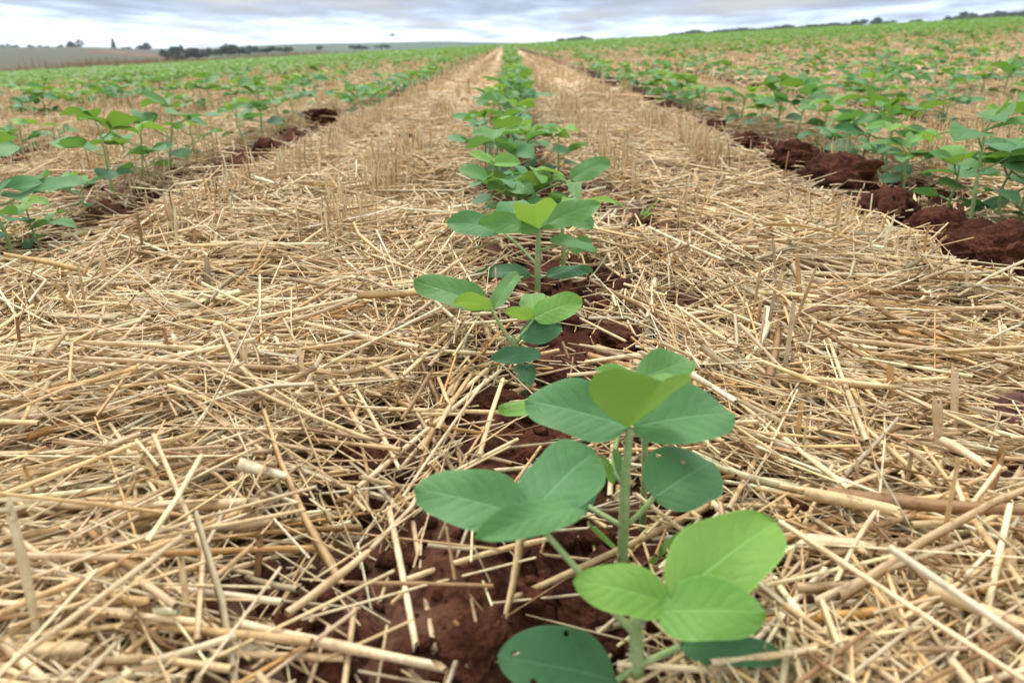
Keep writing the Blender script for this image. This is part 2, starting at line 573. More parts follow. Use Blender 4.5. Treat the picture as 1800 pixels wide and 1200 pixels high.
def hill(name, pxs, tops, dist, depth, mat):
    """a long low rise whose crest runs through the given bearings"""
    px = np.linspace(pxs[0], pxs[-1], 80)
    py = np.interp(px, pxs, tops)
    rows = []
    for k, (dd, lift) in enumerate(((-0.55, 0.0), (-0.3, 0.45), (-0.1, 0.9), (0, 1.0), (0.2, 0.9), (0.6, 0))):
        Y = dist + dd * depth
        crest = CAM_H + (78 - py) / 1410 * dist
        z = -9 + (crest + 9) * lift
        t_ = np.array([px_tan(q) for q in px])
        rows.append(np.stack((t_ * Y, np.full_like(px, Y), z), -1))
    v = np.array(rows)
    nr, na = v.shape[:2]
    i = np.arange(nr - 1)[:, None] * na + np.arange(na - 1)[None, :]
    f = np.stack((i, i + 1, i + na + 1, i + na), -1).reshape(-1, 4)
    return tag(link(name, np_mesh(name, v.reshape(-1, 3), f.ravel(), np.full(len(f), 4), (mat,))), kind='structure')


hill('hill', [330, 400, 520, 640, 760, 860, 930, 1010], [88, 82, 77.5, 76, 73.5, 75, 76, 88], 1300, 500, M_HILL)
hill('hill', [-700, 0, 260, 420, 560], [84, 86, 86, 86, 92], 900, 300, mat_plain('far_slope', (0.06, 0.08, 0.045), (0.09, 0.11, 0.06), 0.01, 0.95))

# ------------------------------------------------------------------ straw
TONES = np.array([(0.80, 0.60, 0.325), (0.86, 0.69, 0.425), (0.70, 0.475, 0.225), (0.62, 0.45, 0.255), (0.55, 0.455, 0.285), (0.34, 0.20, 0.09), (0.87, 0.74, 0.48), (0.60, 0.35, 0.13)])
TONE_P = np.array([0.25, 0.24, 0.13, 0.12, 0.06, 0.06, 0.10, 0.04])


def tones(n, p=TONE_P):
    c = TONES[rng.choice(len(TONES), n, p=p / p.sum())]
    return np.clip(c * (0.76 + 0.38 * rng.random((n, 1))) * (1 + 0.05 * rng.standard_normal((n, 1)) * np.array([[-0.15, 0.0, 1.0]])), 0.02, 0.85)


def lie(n, y0, y1, lmin, lmax, rmin, rmax, keep=0.94, wide=0.30, slope=0.80, tilt=0.006, lift=0.0, pw=1.0):
    """scatter lying straws over a wedge of the field: returns centre, direction, length, radius, layer"""
    cs, ds, Ls, rs, us = [], [], [], [], []
    got = 0
    while got < n:
        k = int((n - got) * 2.2) + 100
        # density even on the ground: y drawn in proportion to the wedge's width
        y = y0 + (y1 - y0) * rng.random(k)
        hw = wide + slope * y
        ok = rng.random(k) < hw / (wide + slope * y1)
        y, hw = y[ok], hw[ok]
        x = (rng.random(len(y)) * 2 - 1) * hw
        m = soil_mask(x, y)
        ok = rng.random(len(x)) > m * keep
        x, y, m = x[ok], y[ok], m[ok]
        th0 = math.pi / 2 + (vnoise(x, y, 3.0, 31) - 0.5) * 2.4 * math.pi
        th = np.where(rng.random(len(x)) < 0.45, th0 + rng.standard_normal(len(x)) * 0.45, rng.random(len(x)) * math.pi * 2)
        L = lmin + (lmax - lmin) * rng.random(len(x)) ** 1.5
        # ends that would lie over bare soil are mostly left out
        me_ = np.maximum(soil_mask(x - np.cos(th) * L * .42, y - np.sin(th) * L * .42), soil_mask(x + np.cos(th) * L * .42, y + np.sin(th) * L * .42))
        ok = rng.random(len(x)) > me_ * keep * 0.82
        x, y, m, th, L = x[ok], y[ok], m[ok], th[ok], L[ok]
        if got + len(x) > n:
            x, y, m, th, L = x[:n - got], y[:n - got], m[:n - got], th[:n - got], L[:n - got]
        q = len(x)
        L = L * np.where(rng.random(q) < m, 0.55, 1)
        r = rmin + (rmax - rmin) * rng.random(q) ** pw
        u = rng.random(q)
        dx, dy = np.cos(th) * L / 2, np.sin(th) * L / 2
        T = mulch_t(x, y) * u + r + lift
        za = h_soil(x - dx, y - dy) * 0.5 + h_soil(x, y) * 0.5 + T + rng.standard_normal(q) * tilt
        zb = h_soil(x + dx, y + dy) * 0.5 + h_soil(x, y) * 0.5 + T + rng.standard_normal(q) * tilt
        stick = (rng.random(q) < 0.05) & (L < 0.11)
        zb = zb + np.where(stick, L * (0.10 + 0.30 * rng.random(q)), 0)
        a = np.stack((x - dx, y - dy, za), -1)
        b = np.stack((x + dx, y + dy, zb), -1)
        d = b - a
        ln = np.linalg.norm(d, axis=1)
        cs.append((a + b) / 2)
        ds.append(d / ln[:, None])
        Ls.append(ln)
        rs.append(r)
        us.append(u)
        got += q
    return [np.concatenate(z) for z in (cs, ds, Ls, rs, us)]


def straw_mesh(c, d, L, r, segs, sides, flat=1.0, bendf=0.012, taper=0.85, col=None):
    n = len(c)
    bend = rng.standard_normal((n, 3)) * np.array([1, 1, 0.5]) * (L * bendf)[:, None]
    v, f = tubes(c, d, L, r, bend, segs, sides, flat, taper, rng.random(n) * 6.28)
    V = v.shape[1]
    vv, ff = merge(v, f)
    cc = np.repeat(tones(n) if col is None else col, V, axis=0)
    t = np.tile(np.repeat(np.linspace(0, 1, segs + 1), sides), n)
    # each straw is a little browner at one end
    cc = cc * (0.86 + 0.16 * t)[:, None]
    return vv, ff, cc


def join(parts):
    vs, fs, cs = [], [], []
    off = 0
    for v, f, c in parts:
        vs.append(v)
        fs.append(f + off)
        cs.append(c)
        off += len(v)
    return np.concatenate(vs), np.concatenate(fs), np.concatenate(cs)


EYEV = np.array(EYE)


def keep_clear(c, d, L):
    """leave out straws that would run into the lens"""
    k = (np.linalg.norm(c - EYEV, axis=1) > 0.11)
    low = np.array(P(985, 1150, .228))
    for s in (-.5, -.25, 0, .25, .5):
        k &= np.linalg.norm(c + d * (L * s)[:, None] - low, axis=1) > 0.020
    for s in (-0.5, 0.5):
        k &= np.linalg.norm(c + d * (L * s)[:, None] - EYEV, axis=1) > 0.10
    return k


SINGLES, STUBS = [], []


def by_hand():
    pale, tan, och, brn = TONES[1], TONES[0], TONES[2], TONES[5] * 1.2
    for x0, y0, x1, y1, wpx, col, up in (
            (48, 884, 468, 884, 15, pale, .021), (0, 948, 300, 896, 15, och * .8, .019), (0, 1058, 352, 1092, 12, pale, .022), (430, 1098, 776, 1172, 16, pale, .022),
            (372, 1146, 602, 1156, 12, tan, .018), (595, 632, 704, 822, 6, pale, .020), (340, 702, 470, 796, 7, pale, .022), (192, 742, 282, 876, 7, pale, .020),
            (505, 1078, 648, 970, 13, tan * .9, .021), (684, 892, 731, 1132, 12, pale, .014), (1413, 866, 1580, 899, 22, TONES[0] * .9, .020), (1657, 774, 1740, 823, 14, pale, .022),
            (1630, 1034, 1806, 1102, 22, TONES[0] * .88, .022), (1367, 915, 1800, 1196, 9, pale, .024), (1537, 899, 1467, 1023, 7, pale, .022), (1250, 1165, 1440, 1140, 12, pale, .018),
            (0, 1120, 75, 1195, 18, pale, .022), (715, 1015, 960, 945, 10, tan, .016), (640, 760, 560, 640, 7, tan, .021), (740, 790, 830, 655, 9, och * .85, .018),
            (1370, 855, 1560, 880, 9, tan, .017), (1300, 500, 1360, 470, 7, pale, .02), (0, 1170, 60, 1196, 12, pale, .02), (100, 800, 330, 860, 8, tan, .021), (1020, 560, 1100, 600, 5, tan, .012)):
        a, b = ground_px(x0, y0), ground_px(x1, y1)
        za, zb = (a - EYE).dot(fwd), (b - EYE).dot(fwd)
        a.z, b.z = float(h_base(a.x, a.y)) + up, float(h_base(b.x, b.y)) + up
        # lifted ends shift nearer the lens: slide them back along the ground
        k = CAM_H / (CAM_H - up)
        a.x, a.y, b.x, b.y = a.x / k, a.y / k, b.x / k, b.y / k
        d = np.array(b - a)
        L = np.linalg.norm(d)
        c = np.array((a + b) / 2)
        SINGLES.append((c, d / L, L, wpx * .5 * (za + zb) / 2 / F, np.array(col) * random.uniform(.92, 1.05), (x0 + x1) / 2, (y0 + y1) / 2, math.hypot(x1 - x0, y1 - y0)))
    for x0, y0, x1, y1, wpx, col in (
            (172, 1198, 150, 1052, 17, TONES[3]), (333, 1188, 320, 980, 13, TONES[0] * .9), (342, 1105, 336, 1036, 15, TONES[7]), (452, 1026, 457, 945, 15, TONES[5]), (46, 802, 40, 694, 12, TONES[3]),
            (300, 872, 301, 765, 8, och), (546, 748, 524, 612, 12, TONES[0] * .9), (1716, 938, 1760, 796, 15, TONES[7] * .7), (1738, 926, 1797, 822, 14, TONES[3]), (1652, 822, 1647, 696, 16, TONES[3]),
            (1675, 774, 1679, 656, 14, TONES[3]), (1570, 742, 1564, 640, 14, TONES[7] * .85), (1700, 640, 1712, 570, 10, TONES[0]), (1408, 585, 1402, 455, 9, TONES[7] * .8), (368, 546, 364, 462, 9, TONES[4] * .6),
            (343, 480, 342, 402, 7, TONES[5]), (262, 560, 258, 470, 8, TONES[0]), (310, 640, 318, 560, 7, och), (612, 650, 590, 590, 14, TONES[7]), (1325, 440, 1318, 380, 9, TONES[0]),
            (1350, 450, 1352, 402, 9, TONES[7]), (1510, 560, 1505, 500, 9, TONES[0]), (1640, 480, 1650, 430, 8, TONES[0]), (478, 722, 468, 672, 10, TONES[7] * .8), (1780, 1085, 1772, 958, 26, TONES[0] * .9),
            (1850, 560, 1840, 480, 9, TONES[0]), (200, 1180, 195, 1142, 18, TONES[3]), (640, 330, 638, 268, 6, TONES[0]), (730, 300, 728, 240, 5, och), (560, 330, 562, 275, 5, TONES[0])):
        a = ground_px(x0, y0)
        z = (a - EYE).dot(fwd)
        b = P(x1, y1, z)
        d = np.array(b - a)
        L = np.linalg.norm(d)
        STUBS.append((np.array((a + b) / 2), d / L, L, wpx * .5 * z / F, np.array(col), x1, y1, math.hypot(x1 - x0, y1 - y0)))


def build_mulch():
    by_hand()
    parts = []
    # nearest metre: hollow culms, thin stems, leaf ribbons, chaff
    c, d, L, r, u = lie(14500, 0.13, 0.85, 0.025, 0.15, 0.00042, 0.0015, pw=2.2)
    k = keep_clear(c, d, L)
    c, d, L, r, u = c[k], d[k], L[k], r[k], u[k]
    col = tones(len(c))
    px, py, dep = project(c[:, 0], c[:, 1], c[:, 2])
    e0 = project(*(c - d * L[:, None] / 2).T)
    e1 = project(*(c + d * L[:, None] / 2).T)
    plen = np.hypot(e0[0] - e1[0], e0[1] - e1[1])
    inside = (px > 20) & (px < 1780) & (py > 330) & (py < 1180)
    score = np.where(inside & (u > 0.80), plen * (r / dep) * 1300, 0)
    pick = np.argsort(-score)[:330]
    for i in pick:
        SINGLES.append((c[i], d[i], L[i], r[i], col[i], px[i], py[i], plen[i]))
    rest = np.ones(len(c), bool)
    rest[pick] = False
    c, d, L, r, col = c[rest], d[rest], L[rest], r[rest], col[rest]
    parts.append(straw_mesh(c, d, L, r, 2, 5, 1.0, 0.009, 0.85, col))
    c, d, L, r, u = lie(13000, 0.13, 0.95, 0.02, 0.13, 0.0003, 0.0007, tilt=0.007)
    k = keep_clear(c, d, L)
    parts.append(straw_mesh(c[k], d[k], L[k], r[k], 1, 3, 1.0, 0.016))
    c, d, L, r, u = lie(6000, 0.13, 1.15, 0.02, 0.12, 0.0012, 0.0034, tilt=0.007, pw=1.5)
    k = keep_clear(c, d, L)
    parts.append(straw_mesh(c[k], d[k], L[k], r[k], 3, 4, 0.13, 0.04, 0.5, tones(k.sum(), np.array([0.14, 0.14, 0.1, 0.22, 0.18, 0.12, 0.08, 0.02]))))
    c, d, L, r, u = lie(1500, 0.13, 0.95, 0.05, 0.15, 0.0006, 0.0015, tilt=0.010)
    k = keep_clear(c, d, L)
    parts.append(straw_mesh(c[k], d[k], L[k], r[k], 2, 5, 0.75, 0.085))
    c, d, L, r, u = lie(4500, 0.13, 1.0, 0.006, 0.03, 0.0006, 0.0016, keep=0.70)
    parts.append(straw_mesh(c, d, L, r, 1, 4, 0.5))
    # middle distance
    c, d, L, r, u = lie(50000, 0.78, 2.7, 0.03, 0.135, 0.00055, 0.0014, pw=1.5)
    parts.append(straw_mesh(c, d, L, r, 1, 3))
    c, d, L, r, u = lie(18000, 0.85, 2.9, 0.03, 0.12, 0.0004, 0.0008, tilt=0.010)
    parts.append(straw_mesh(c, d, L, r, 1, 3))
    # far: coarser
    c, d, L, r, u = lie(27000, 2.5, 9.5, 0.05, 0.15, 0.0014, 0.0028, tilt=0.012)
    parts.append(straw_mesh(c, d, L, r, 1, 3))
    v, f, cc = join(parts)
    me = np_mesh('straw_mulch', v, f.ravel(), np.full(len(f), 4), (M_STRAW,), col=cc)
    tag(link('straw_mulch', me), 'matted pale straw lying loose over the soil between all the crop rows', 'straw', kind='stuff')


build_mulch()

# standing stubble ---------------------------------------------------------------
def stub_set(n, y0, y1, hmin, hmax, rmin, rmax):
    y = y0 + (y1 - y0) * rng.random(n * 7)
    hw = 0.30 + 0.80 * y
    ok = rng.random(len(y)) < hw / (0.30 + 0.80 * y1)
    y, hw = y[ok], hw[ok]
    x = (rng.random(len(y)) * 2 - 1) * hw
    # stubble stands in drilled lines and tufts
    x = x + 0.72 * (np.round(x / 0.17) * 0.17 - x) + rng.standard_normal(len(x)) * 0.012
    tuft = vnoise(x, y, 12, 41)
    ok = (soil_mask(x, y) < 0.45) & (rng.random(len(x)) < sstep(0.22, 0.62, tuft) + 0.15) & (np.abs(row_d(x, y)) > np.where(y < 1.0, 0.075, 0.045))
    x, y = x[ok][:n], y[ok][:n]
    n = len(x)
    # stalks of one plant stand together
    j = np.where(rng.random(n) < .55, np.maximum(np.arange(n) - rng.integers(1, 3, n), 0), np.arange(n))
    x, y = x[j] + rng.standard_normal(n) * .004, y[j] + rng.standard_normal(n) * .004
    h = hmin + (hmax - hmin) * rng.random(n) ** 1.3
    r = rmin + (rmax - rmin) * rng.random(n)
    a = rng.random(n) * 6.28
    lean = np.abs(rng.standard_normal(n)) * 0.18
    d = np.stack((np.cos(a) * lean, np.sin(a) * lean, np.ones(n)), -1)
    d /= np.linalg.norm(d, axis=1, keepdims=True)
    z0 = h_soil(x, y) - 0.006
    c = np.stack((x, y, z0), -1) + d * (h / 2)[:, None]
    return c, d, h, r


STUB_P = np.array([0.22, 0.24, 0.14, 0.16, 0.08, 0.05, 0.07, 0.04])


def build_stubble():
    parts = []
    c, d, h, r = stub_set(480, 0.17, 1.5, 0.025, 0.070, 0.0007, 0.0015)
    k = keep_clear(c, d, h)
    c, d, h, r = c[k], d[k], h[k], r[k]
    px, py, dep = project(c[:, 0], c[:, 1], c[:, 2])
    col = tones(len(c), STUB_P) * 0.9
    vis = (px > 8) & (px < 1792) & (py > 100) & (py < 1190)
    for i in np.argsort(dep):
        if vis[i] and len(STUBS) < 298:
            STUBS.append((c[i], d[i], h[i], r[i], col[i], px[i], py[i], h[i] / dep[i] * F))
    c, d, h, r = stub_set(16000, 0.72, 3.2, 0.025, 0.070, 0.0006, 0.0013)
    parts.append(straw_mesh(c, d, h, r, 1, 3, 1.0, 0.02, 0.9, tones(len(c), STUB_P)))
    c, d, h, r = stub_set(30000, 3.0, 13, 0.04, 0.09, 0.0013, 0.0028)
    parts.append(straw_mesh(c, d, h, r, 1, 3, 1.0, 0.0, 0.9, tones(len(c), STUB_P)))
    c, d, h, r = stub_set(9000, 12, 34, 0.05, 0.11, 0.004, 0.008)
    parts.append(straw_mesh(c, d, h, r, 1, 3, 1.0, 0.0, 0.9, tones(len(c), STUB_P)))
    v, f, cc = join(parts)
    me = np_mesh('stubble', v, f.ravel(), np.full(len(f), 4), (M_STRAW,), col=cc)
    tag(link('stubble', me), 'short cut straw stubble standing upright between the far crop rows', 'stubble', kind='stuff')


build_stubble()

LANDMARKS = []          # (px, py, phrase) filled as plants and clods are built


def near_phrase(px, py):
    best = min(LANDMARKS, key=lambda l: math.hypot((l[0] - px) / 1.0, (l[1] - py) / 0.75))
    dx, dy = px - best[0], py - best[1]
    if abs(dx) > abs(dy) * 1.2:
        side = 'left of' if dx < 0 else 'right of'
    else:
        side = 'in front of' if dy > 0 else 'behind'
    return side + ' ' + best[2]


ORD = ['first', 'second', 'third', 'fourth', 'fifth', 'sixth', 'seventh', 'eighth', 'ninth', 'tenth', 'eleventh', 'twelfth', 'thirteenth',
       'fourteenth', 'fifteenth', 'sixteenth', 'seventeenth', 'eighteenth', 'nineteenth', 'twentieth']
for tens in ('twenty', 'thirty', 'forty', 'fifty', 'sixty', 'seventy'):
    if tens != 'twenty':
        ORD.append(tens[:-1] + 'ieth')
    ORD += [tens + '-' + q for q in ORD[:9]]


def tone_word(c):
    l = sum(c) / 3
    if c[0] / max(c[2], 1e-3) > 2.6:
        return 'ochre' if l > 0.28 else 'brown'
    return 'bleached' if l > 0.52 else ('pale' if l > 0.40 else ('greyish' if c[0] / c[2] < 1.75 else 'tan'))


def build_singles():
    def emit(items, name, noun, cat, group, describe):
        keyed = {}
        for it in items:
            keyed.setdefault((describe(it), near_phrase(it[5], it[6])), []).append(it)
        for (desc, where), lst in keyed.items():
            lst.sort(key=lambda q: q[5])
            for k, (c, d, L, r, col, px, py, pl) in enumerate(lst):
                segs, sides = 4, 6
                node = np.array([random.choice((1, 2, 3, 9))])
                v, f = tubes(np.zeros((1, 3)), d[None], np.array([L]), np.array([r]), rng.standard_normal((1, 3)) * L * 0.009, segs, sides, 1.0, 0.88, np.array([random.random() * 6]), node)
                cc = np.repeat(col[None], v.shape[1], 0) * (0.88 + 0.14 * np.repeat(np.linspace(0, 1, segs + 1), sides))[:, None]
                top = v[0, -sides:]
                top += d[None] * (np.random.default_rng(int(px * 7 + py)).standard_normal((sides, 1)) * r * 1.1)
                ring = np.repeat(np.arange(segs + 1) == node[0], sides)
                cc[ring] *= np.array([0.78, 0.72, 0.66])
                me = np_mesh(name, v[0], f.ravel(), np.full(len(f), 4), (M_STRAW,), col=cc)
                o = link(name, me, loc=tuple(c))
                lab = desc + ' ' + where
                if len(lst) > 1:
                    lab += ', ' + ORD[k] + ' from left'
                tag(o, lab, cat, group)

    def d_straw(it):
        c, d, L, r, col, px, py, pl = it
        s = 'long' if L > 0.11 else ('short' if L < 0.065 else 'medium')
        e0 = project(*(c - d * L / 2))
        e1 = project(*(c + d * L / 2))
        ang = math.degrees(math.atan2(-(e1[1] - e0[1]), e1[0] - e0[0])) % 180
        way = 'level' if ang < 15 or ang > 165 else ('upright' if 70 < ang < 110 else ('rising right' if ang < 90 else 'falling right'))
        return f"{s} {tone_word(col)} straw {way}"

    def d_stub(it):
        c, d, L, r, col, px, py, pl = it
        s = 'tall' if L > 0.055 else ('short' if L < 0.035 else 'mid-height')
        way = 'leaning left' if d[0] < -0.12 else ('leaning right' if d[0] > 0.12 else 'upright')
        return f"{s} {tone_word(col)} stubble stalk {way}"

    emit(SINGLES[:298], 'straw_stalk', 'straw', 'straw', 'loose straws on top of the mulch', d_straw)
    emit(STUBS, 'stubble_stalk', 'stubble', 'stubble', 'cut stubble stalks standing in the mulch', d_stub)


# ------------------------------------------------------------------ soil clods and crumbs
def ico(sub):
    import bmesh
    bm = bmesh.new()
    bmesh.ops.create_icosphere(bm, subdivisions=sub, radius=1)
    v = np.array([q.co[:] for q in bm.verts])
    f = np.array([[q.index for q in p.verts] for p in bm.faces])
    bm.free()
    return v, f


ICO5, ICO4, ICO1 = ico(6), ico(5), ico(1)


def clod(px, py, rpx, label, sx=1.0, sy=0.8, sz=0.75, mat=None, sink=0.35, seed=0):
    g = ground_px(px, py + rpx * 0.45)
    z = (g - EYE).dot(fwd)
    r = 1.12 * rpx * z / F
    v, f = ICO5 if rpx > 60 else ICO4
    v = v.copy()
    off = Vector((seed * 3.7, seed * 1.3, px * 0.01))
    rad = []
    for q in v:
        p = Vector(q) + off
        k = 1 + 0.42 * mnoise.noise(p * 1.1) + 0.24 * mnoise.noise(p * 2.4) + 0.09 * mnoise.noise(p * 5.5) + 0.075 * mnoise.noise(p * 12) + 0.065 * mnoise.noise(p * 27) + 0.035 * mnoise.noise(p * 55)
        cell = mnoise.voronoi(p * 1.6)[0]
        k += 0.27 * (cell[1] - cell[0]) - 0.09 + 0.07 * (0.5 - abs(mnoise.noise(p * 4 + off)))
        rad.append(k)
    v = v * np.array(rad)[:, None] * r * np.array([sx, sy, sz])
    me = np_mesh('soil_clod', v, f.ravel(), np.full(len(f), 3), (mat or M_SOIL,))
    o = link('soil_clod', me, loc=(g.x, g.y, float(h_soil(g.x, g.y)) + r * sz * (1 - 2 * sink) * 1.0))
    o.rotation_euler = (0, 0, seed * 1.1)
    tag(o, label, 'soil clod', 'red soil clods along the rows')
    if rpx > 30:
        LANDMARKS.append((px, py, 'the ' + label.split(' ')[0] + ' clod' if False else label_short(label)))
    return o


def label_short(label):
    return SHORT.get(label, 'the soil clod')


SHORT = {}
CLODS = [
    (835, 1160, 68, 'large crumbly red soil clod at the bottom edge left of the nearest plant', 1.15, 0.8, 0.75, 'the crumbly bottom clod'),
    (1765, 452, 85, 'broad dark red soil clod at the right edge beside the tall plant', 1.1, 0.8, 0.7, 'the broad right-edge clod'),
    (1655, 405, 58, 'dark red clod under the tall plant of the right row', 1.0, 0.8, 0.75, None),
    (1560, 362, 52, 'large lumpy clod in front of the right row, next beyond the tall plant', 1.15, 0.8, 0.8, 'the lumpy right-row clod'),
    (1478, 316, 48, 'high rounded clod in front of the pale-leaved plants of the right row', 1.1, 0.8, 0.8, 'the high right-row clod'),
    (1395, 280, 38, 'flat wide clod beyond the high rounded clod in the right row', 1.3, 0.8, 0.6, None),
    (1305, 250, 24, 'small dark clod between two gaps of the right row', 1.2, 0.8, 0.7, None),
    (1250, 226, 17, 'wide dark clod below the fourth group of right-row plants', 1.4, 0.9, 0.7, None),
    (1175, 196, 18, 'small far clod at the left foot of the right row', 1.5, 0.9, 0.7, None),
    (1778, 745, 52, 'smooth purplish red lump half buried in straw at the right edge', 1.0, 0.8, 0.9, 'the smooth right-edge lump'),
    (570, 888, 30, 'small pinkish red clod lying on straw left of the second leaf cluster', 1.2, 0.8, 0.7, 'the small pinkish clod'),
    (1178, 438, 22, 'small red clod alone on the straw right of the centre row', 1.1, 0.8, 0.7, None),
    (655, 800, 45, 'low spread clod in the bare patch left of the two nearest plants', 1.5, 0.9, 0.45, 'the bare soil patch'),
    (855, 700, 34, 'low dark clod behind the two nearest plants', 1.7, 0.9, 0.45, None),
    (930, 770, 42, 'flat clod in the row directly left of the second plant', 1.3, 0.9, 0.45, None),
    (1015, 1005, 60, 'shaded clod between the two nearest plants', 1.3, 0.9, 0.45, None),
    (1425, 1085, 50, 'flat brown clod in the hollow right of the nearest plant', 1.3, 0.9, 0.40, 'the hollow on the right'),
    (1275, 778, 26, 'flaky rust-brown crumb of soil right of the second plant', 1.4, 0.9, 0.4, None),
    (1085, 585, 34, 'low clod in the row gap right of the third plant', 1.3, 0.9, 0.5, None),
    (1000, 640, 30, 'low clod in the row gap in front of the third plant', 1.4, 0.9, 0.5, None),
    (1110, 395, 34, 'flat clod beside the grass tuft right of the fourth plant', 1.5, 0.9, 0.45, None),
    (478, 258, 30, 'dark clod with a hollow under the left row plants', 1.0, 0.9, 0.8, 'the dark left-row clod'),
    (560, 208, 20, 'small dark clod beneath the bushy end of the left row', 1.4, 0.9, 0.7, None),
    (185, 232, 22, 'dark clod in the second row on the left', 1.6, 0.9, 0.6, None),
    (350, 190, 16, 'small clod in the second row on the left, further along', 1.6, 0.9, 0.6, None),
    (25, 290, 18, 'dark clod at the left edge in the second row', 1.6, 0.9, 0.6, None),
    (115, 1000, 20, 'small reddish clod among the straw at the lower left', 1.3, 0.9, 0.6, None),
    (62, 1112, 34, 'rounded reddish clod among straw in the lower left corner', 1.3, 0.9, 0.6, 'the lower left clod'),
    (270, 812, 24, 'low dark clod in a straw gap on the left', 1.6, 0.9, 0.5, None),
]
ICO3 = ico(3)


def small_clods():
    for k, n_, y0, y1, off, lo, hi, word in ((1, 56, .62, 3.8, -.035, .006, .018, 'right row'), (-1, 14, .75, 2.4, .01, .006, .014, 'left row'), (0, 22, .30, 1.9, .0, .005, .013, 'centre row')):
        ys = sorted(y0 + (y1 - y0) * random.random() ** 1.2 for _ in range(n_))
        for i, y in enumerate(ys):
            x = ROW0 + k * ROWGAP + off + random.gauss(0, .026)
            r = random.uniform(lo, hi)
            v, f = ICO3
            sd_ = Vector((i * 2.3 + k * 9, y * 5, 1.7))
            rad = np.array([1 + .38 * mnoise.noise(Vector(q) * 1.3 + sd_) + .2 * mnoise.noise(Vector(q) * 3 + sd_) + .08 * mnoise.noise(Vector(q) * 8 + sd_) + .05 * mnoise.noise(Vector(q) * 20 + sd_) for q in v])
            vv = v * rad[:, None] * r * np.array([random.uniform(.9, 1.4), random.uniform(.7, 1.1), random.uniform(.55, .85)])
            o = link('soil_clod', np_mesh('soil_clod', vv, f.ravel(), np.full(len(f), 3), (M_SOIL,)), loc=(x, y, float(h_soil(x, y)) + r * .25))
            o.rotation_euler = (0, 0, random.random() * 6)
            tag(o, f"small crumbling soil clod in the {word}, {ORD[i]} of its size from the camera", 'soil clod', 'red soil clods along the rows')


small_clods()
M_LUMP = mat_plain('purplish_lump', (0.10, 0.042, 0.034), (0.15, 0.068, 0.055), 80, 0.9, 0.4)
for i, (px, py, r_, lab, sx, sy, sz, short) in enumerate(CLODS):
    SHORT[lab] = short or 'the soil clod'
    o = clod(px, py, r_, lab, sx, sy, sz, M_LUMP if 'purplish' in lab else None, 0.34, i + 1)
LANDMARKS = [l for l in LANDMARKS if l[2] != 'the soil clod']


def build_crumbs():
    v0, f0 = ICO1
    n = 6500
    y = 0.14 + 3.4 * rng.random(n * 12) ** 1.6
    x = (rng.random(len(y)) * 2 - 1) * (0.3 + 0.8 * y)
    ok = rng.random(len(x)) < soil_mask(x, y) ** 2
    x, y = x[ok][:n], y[ok][:n]
    n = len(x)
    r = 0.0009 + 0.0075 * rng.random(n) ** 3.8
    k = 1 + 0.28 * rng.standard_normal((n, len(v0), 1))
    v = v0[None] * k * r[:, None, None] * np.array([1, 1, 0.8]) + np.stack((x, y, h_soil(x, y) + r * 0.3), -1)[:, None, :]
    vv, ff = merge(v, f0)
    me = np_mesh('soil_crumbs', vv, ff.ravel(), np.full(len(ff), 3), (M_SOIL,))
    tag(link('soil_crumbs', me), 'loose red soil crumbs strewn along the crop rows', 'soil', kind='stuff')


build_crumbs()

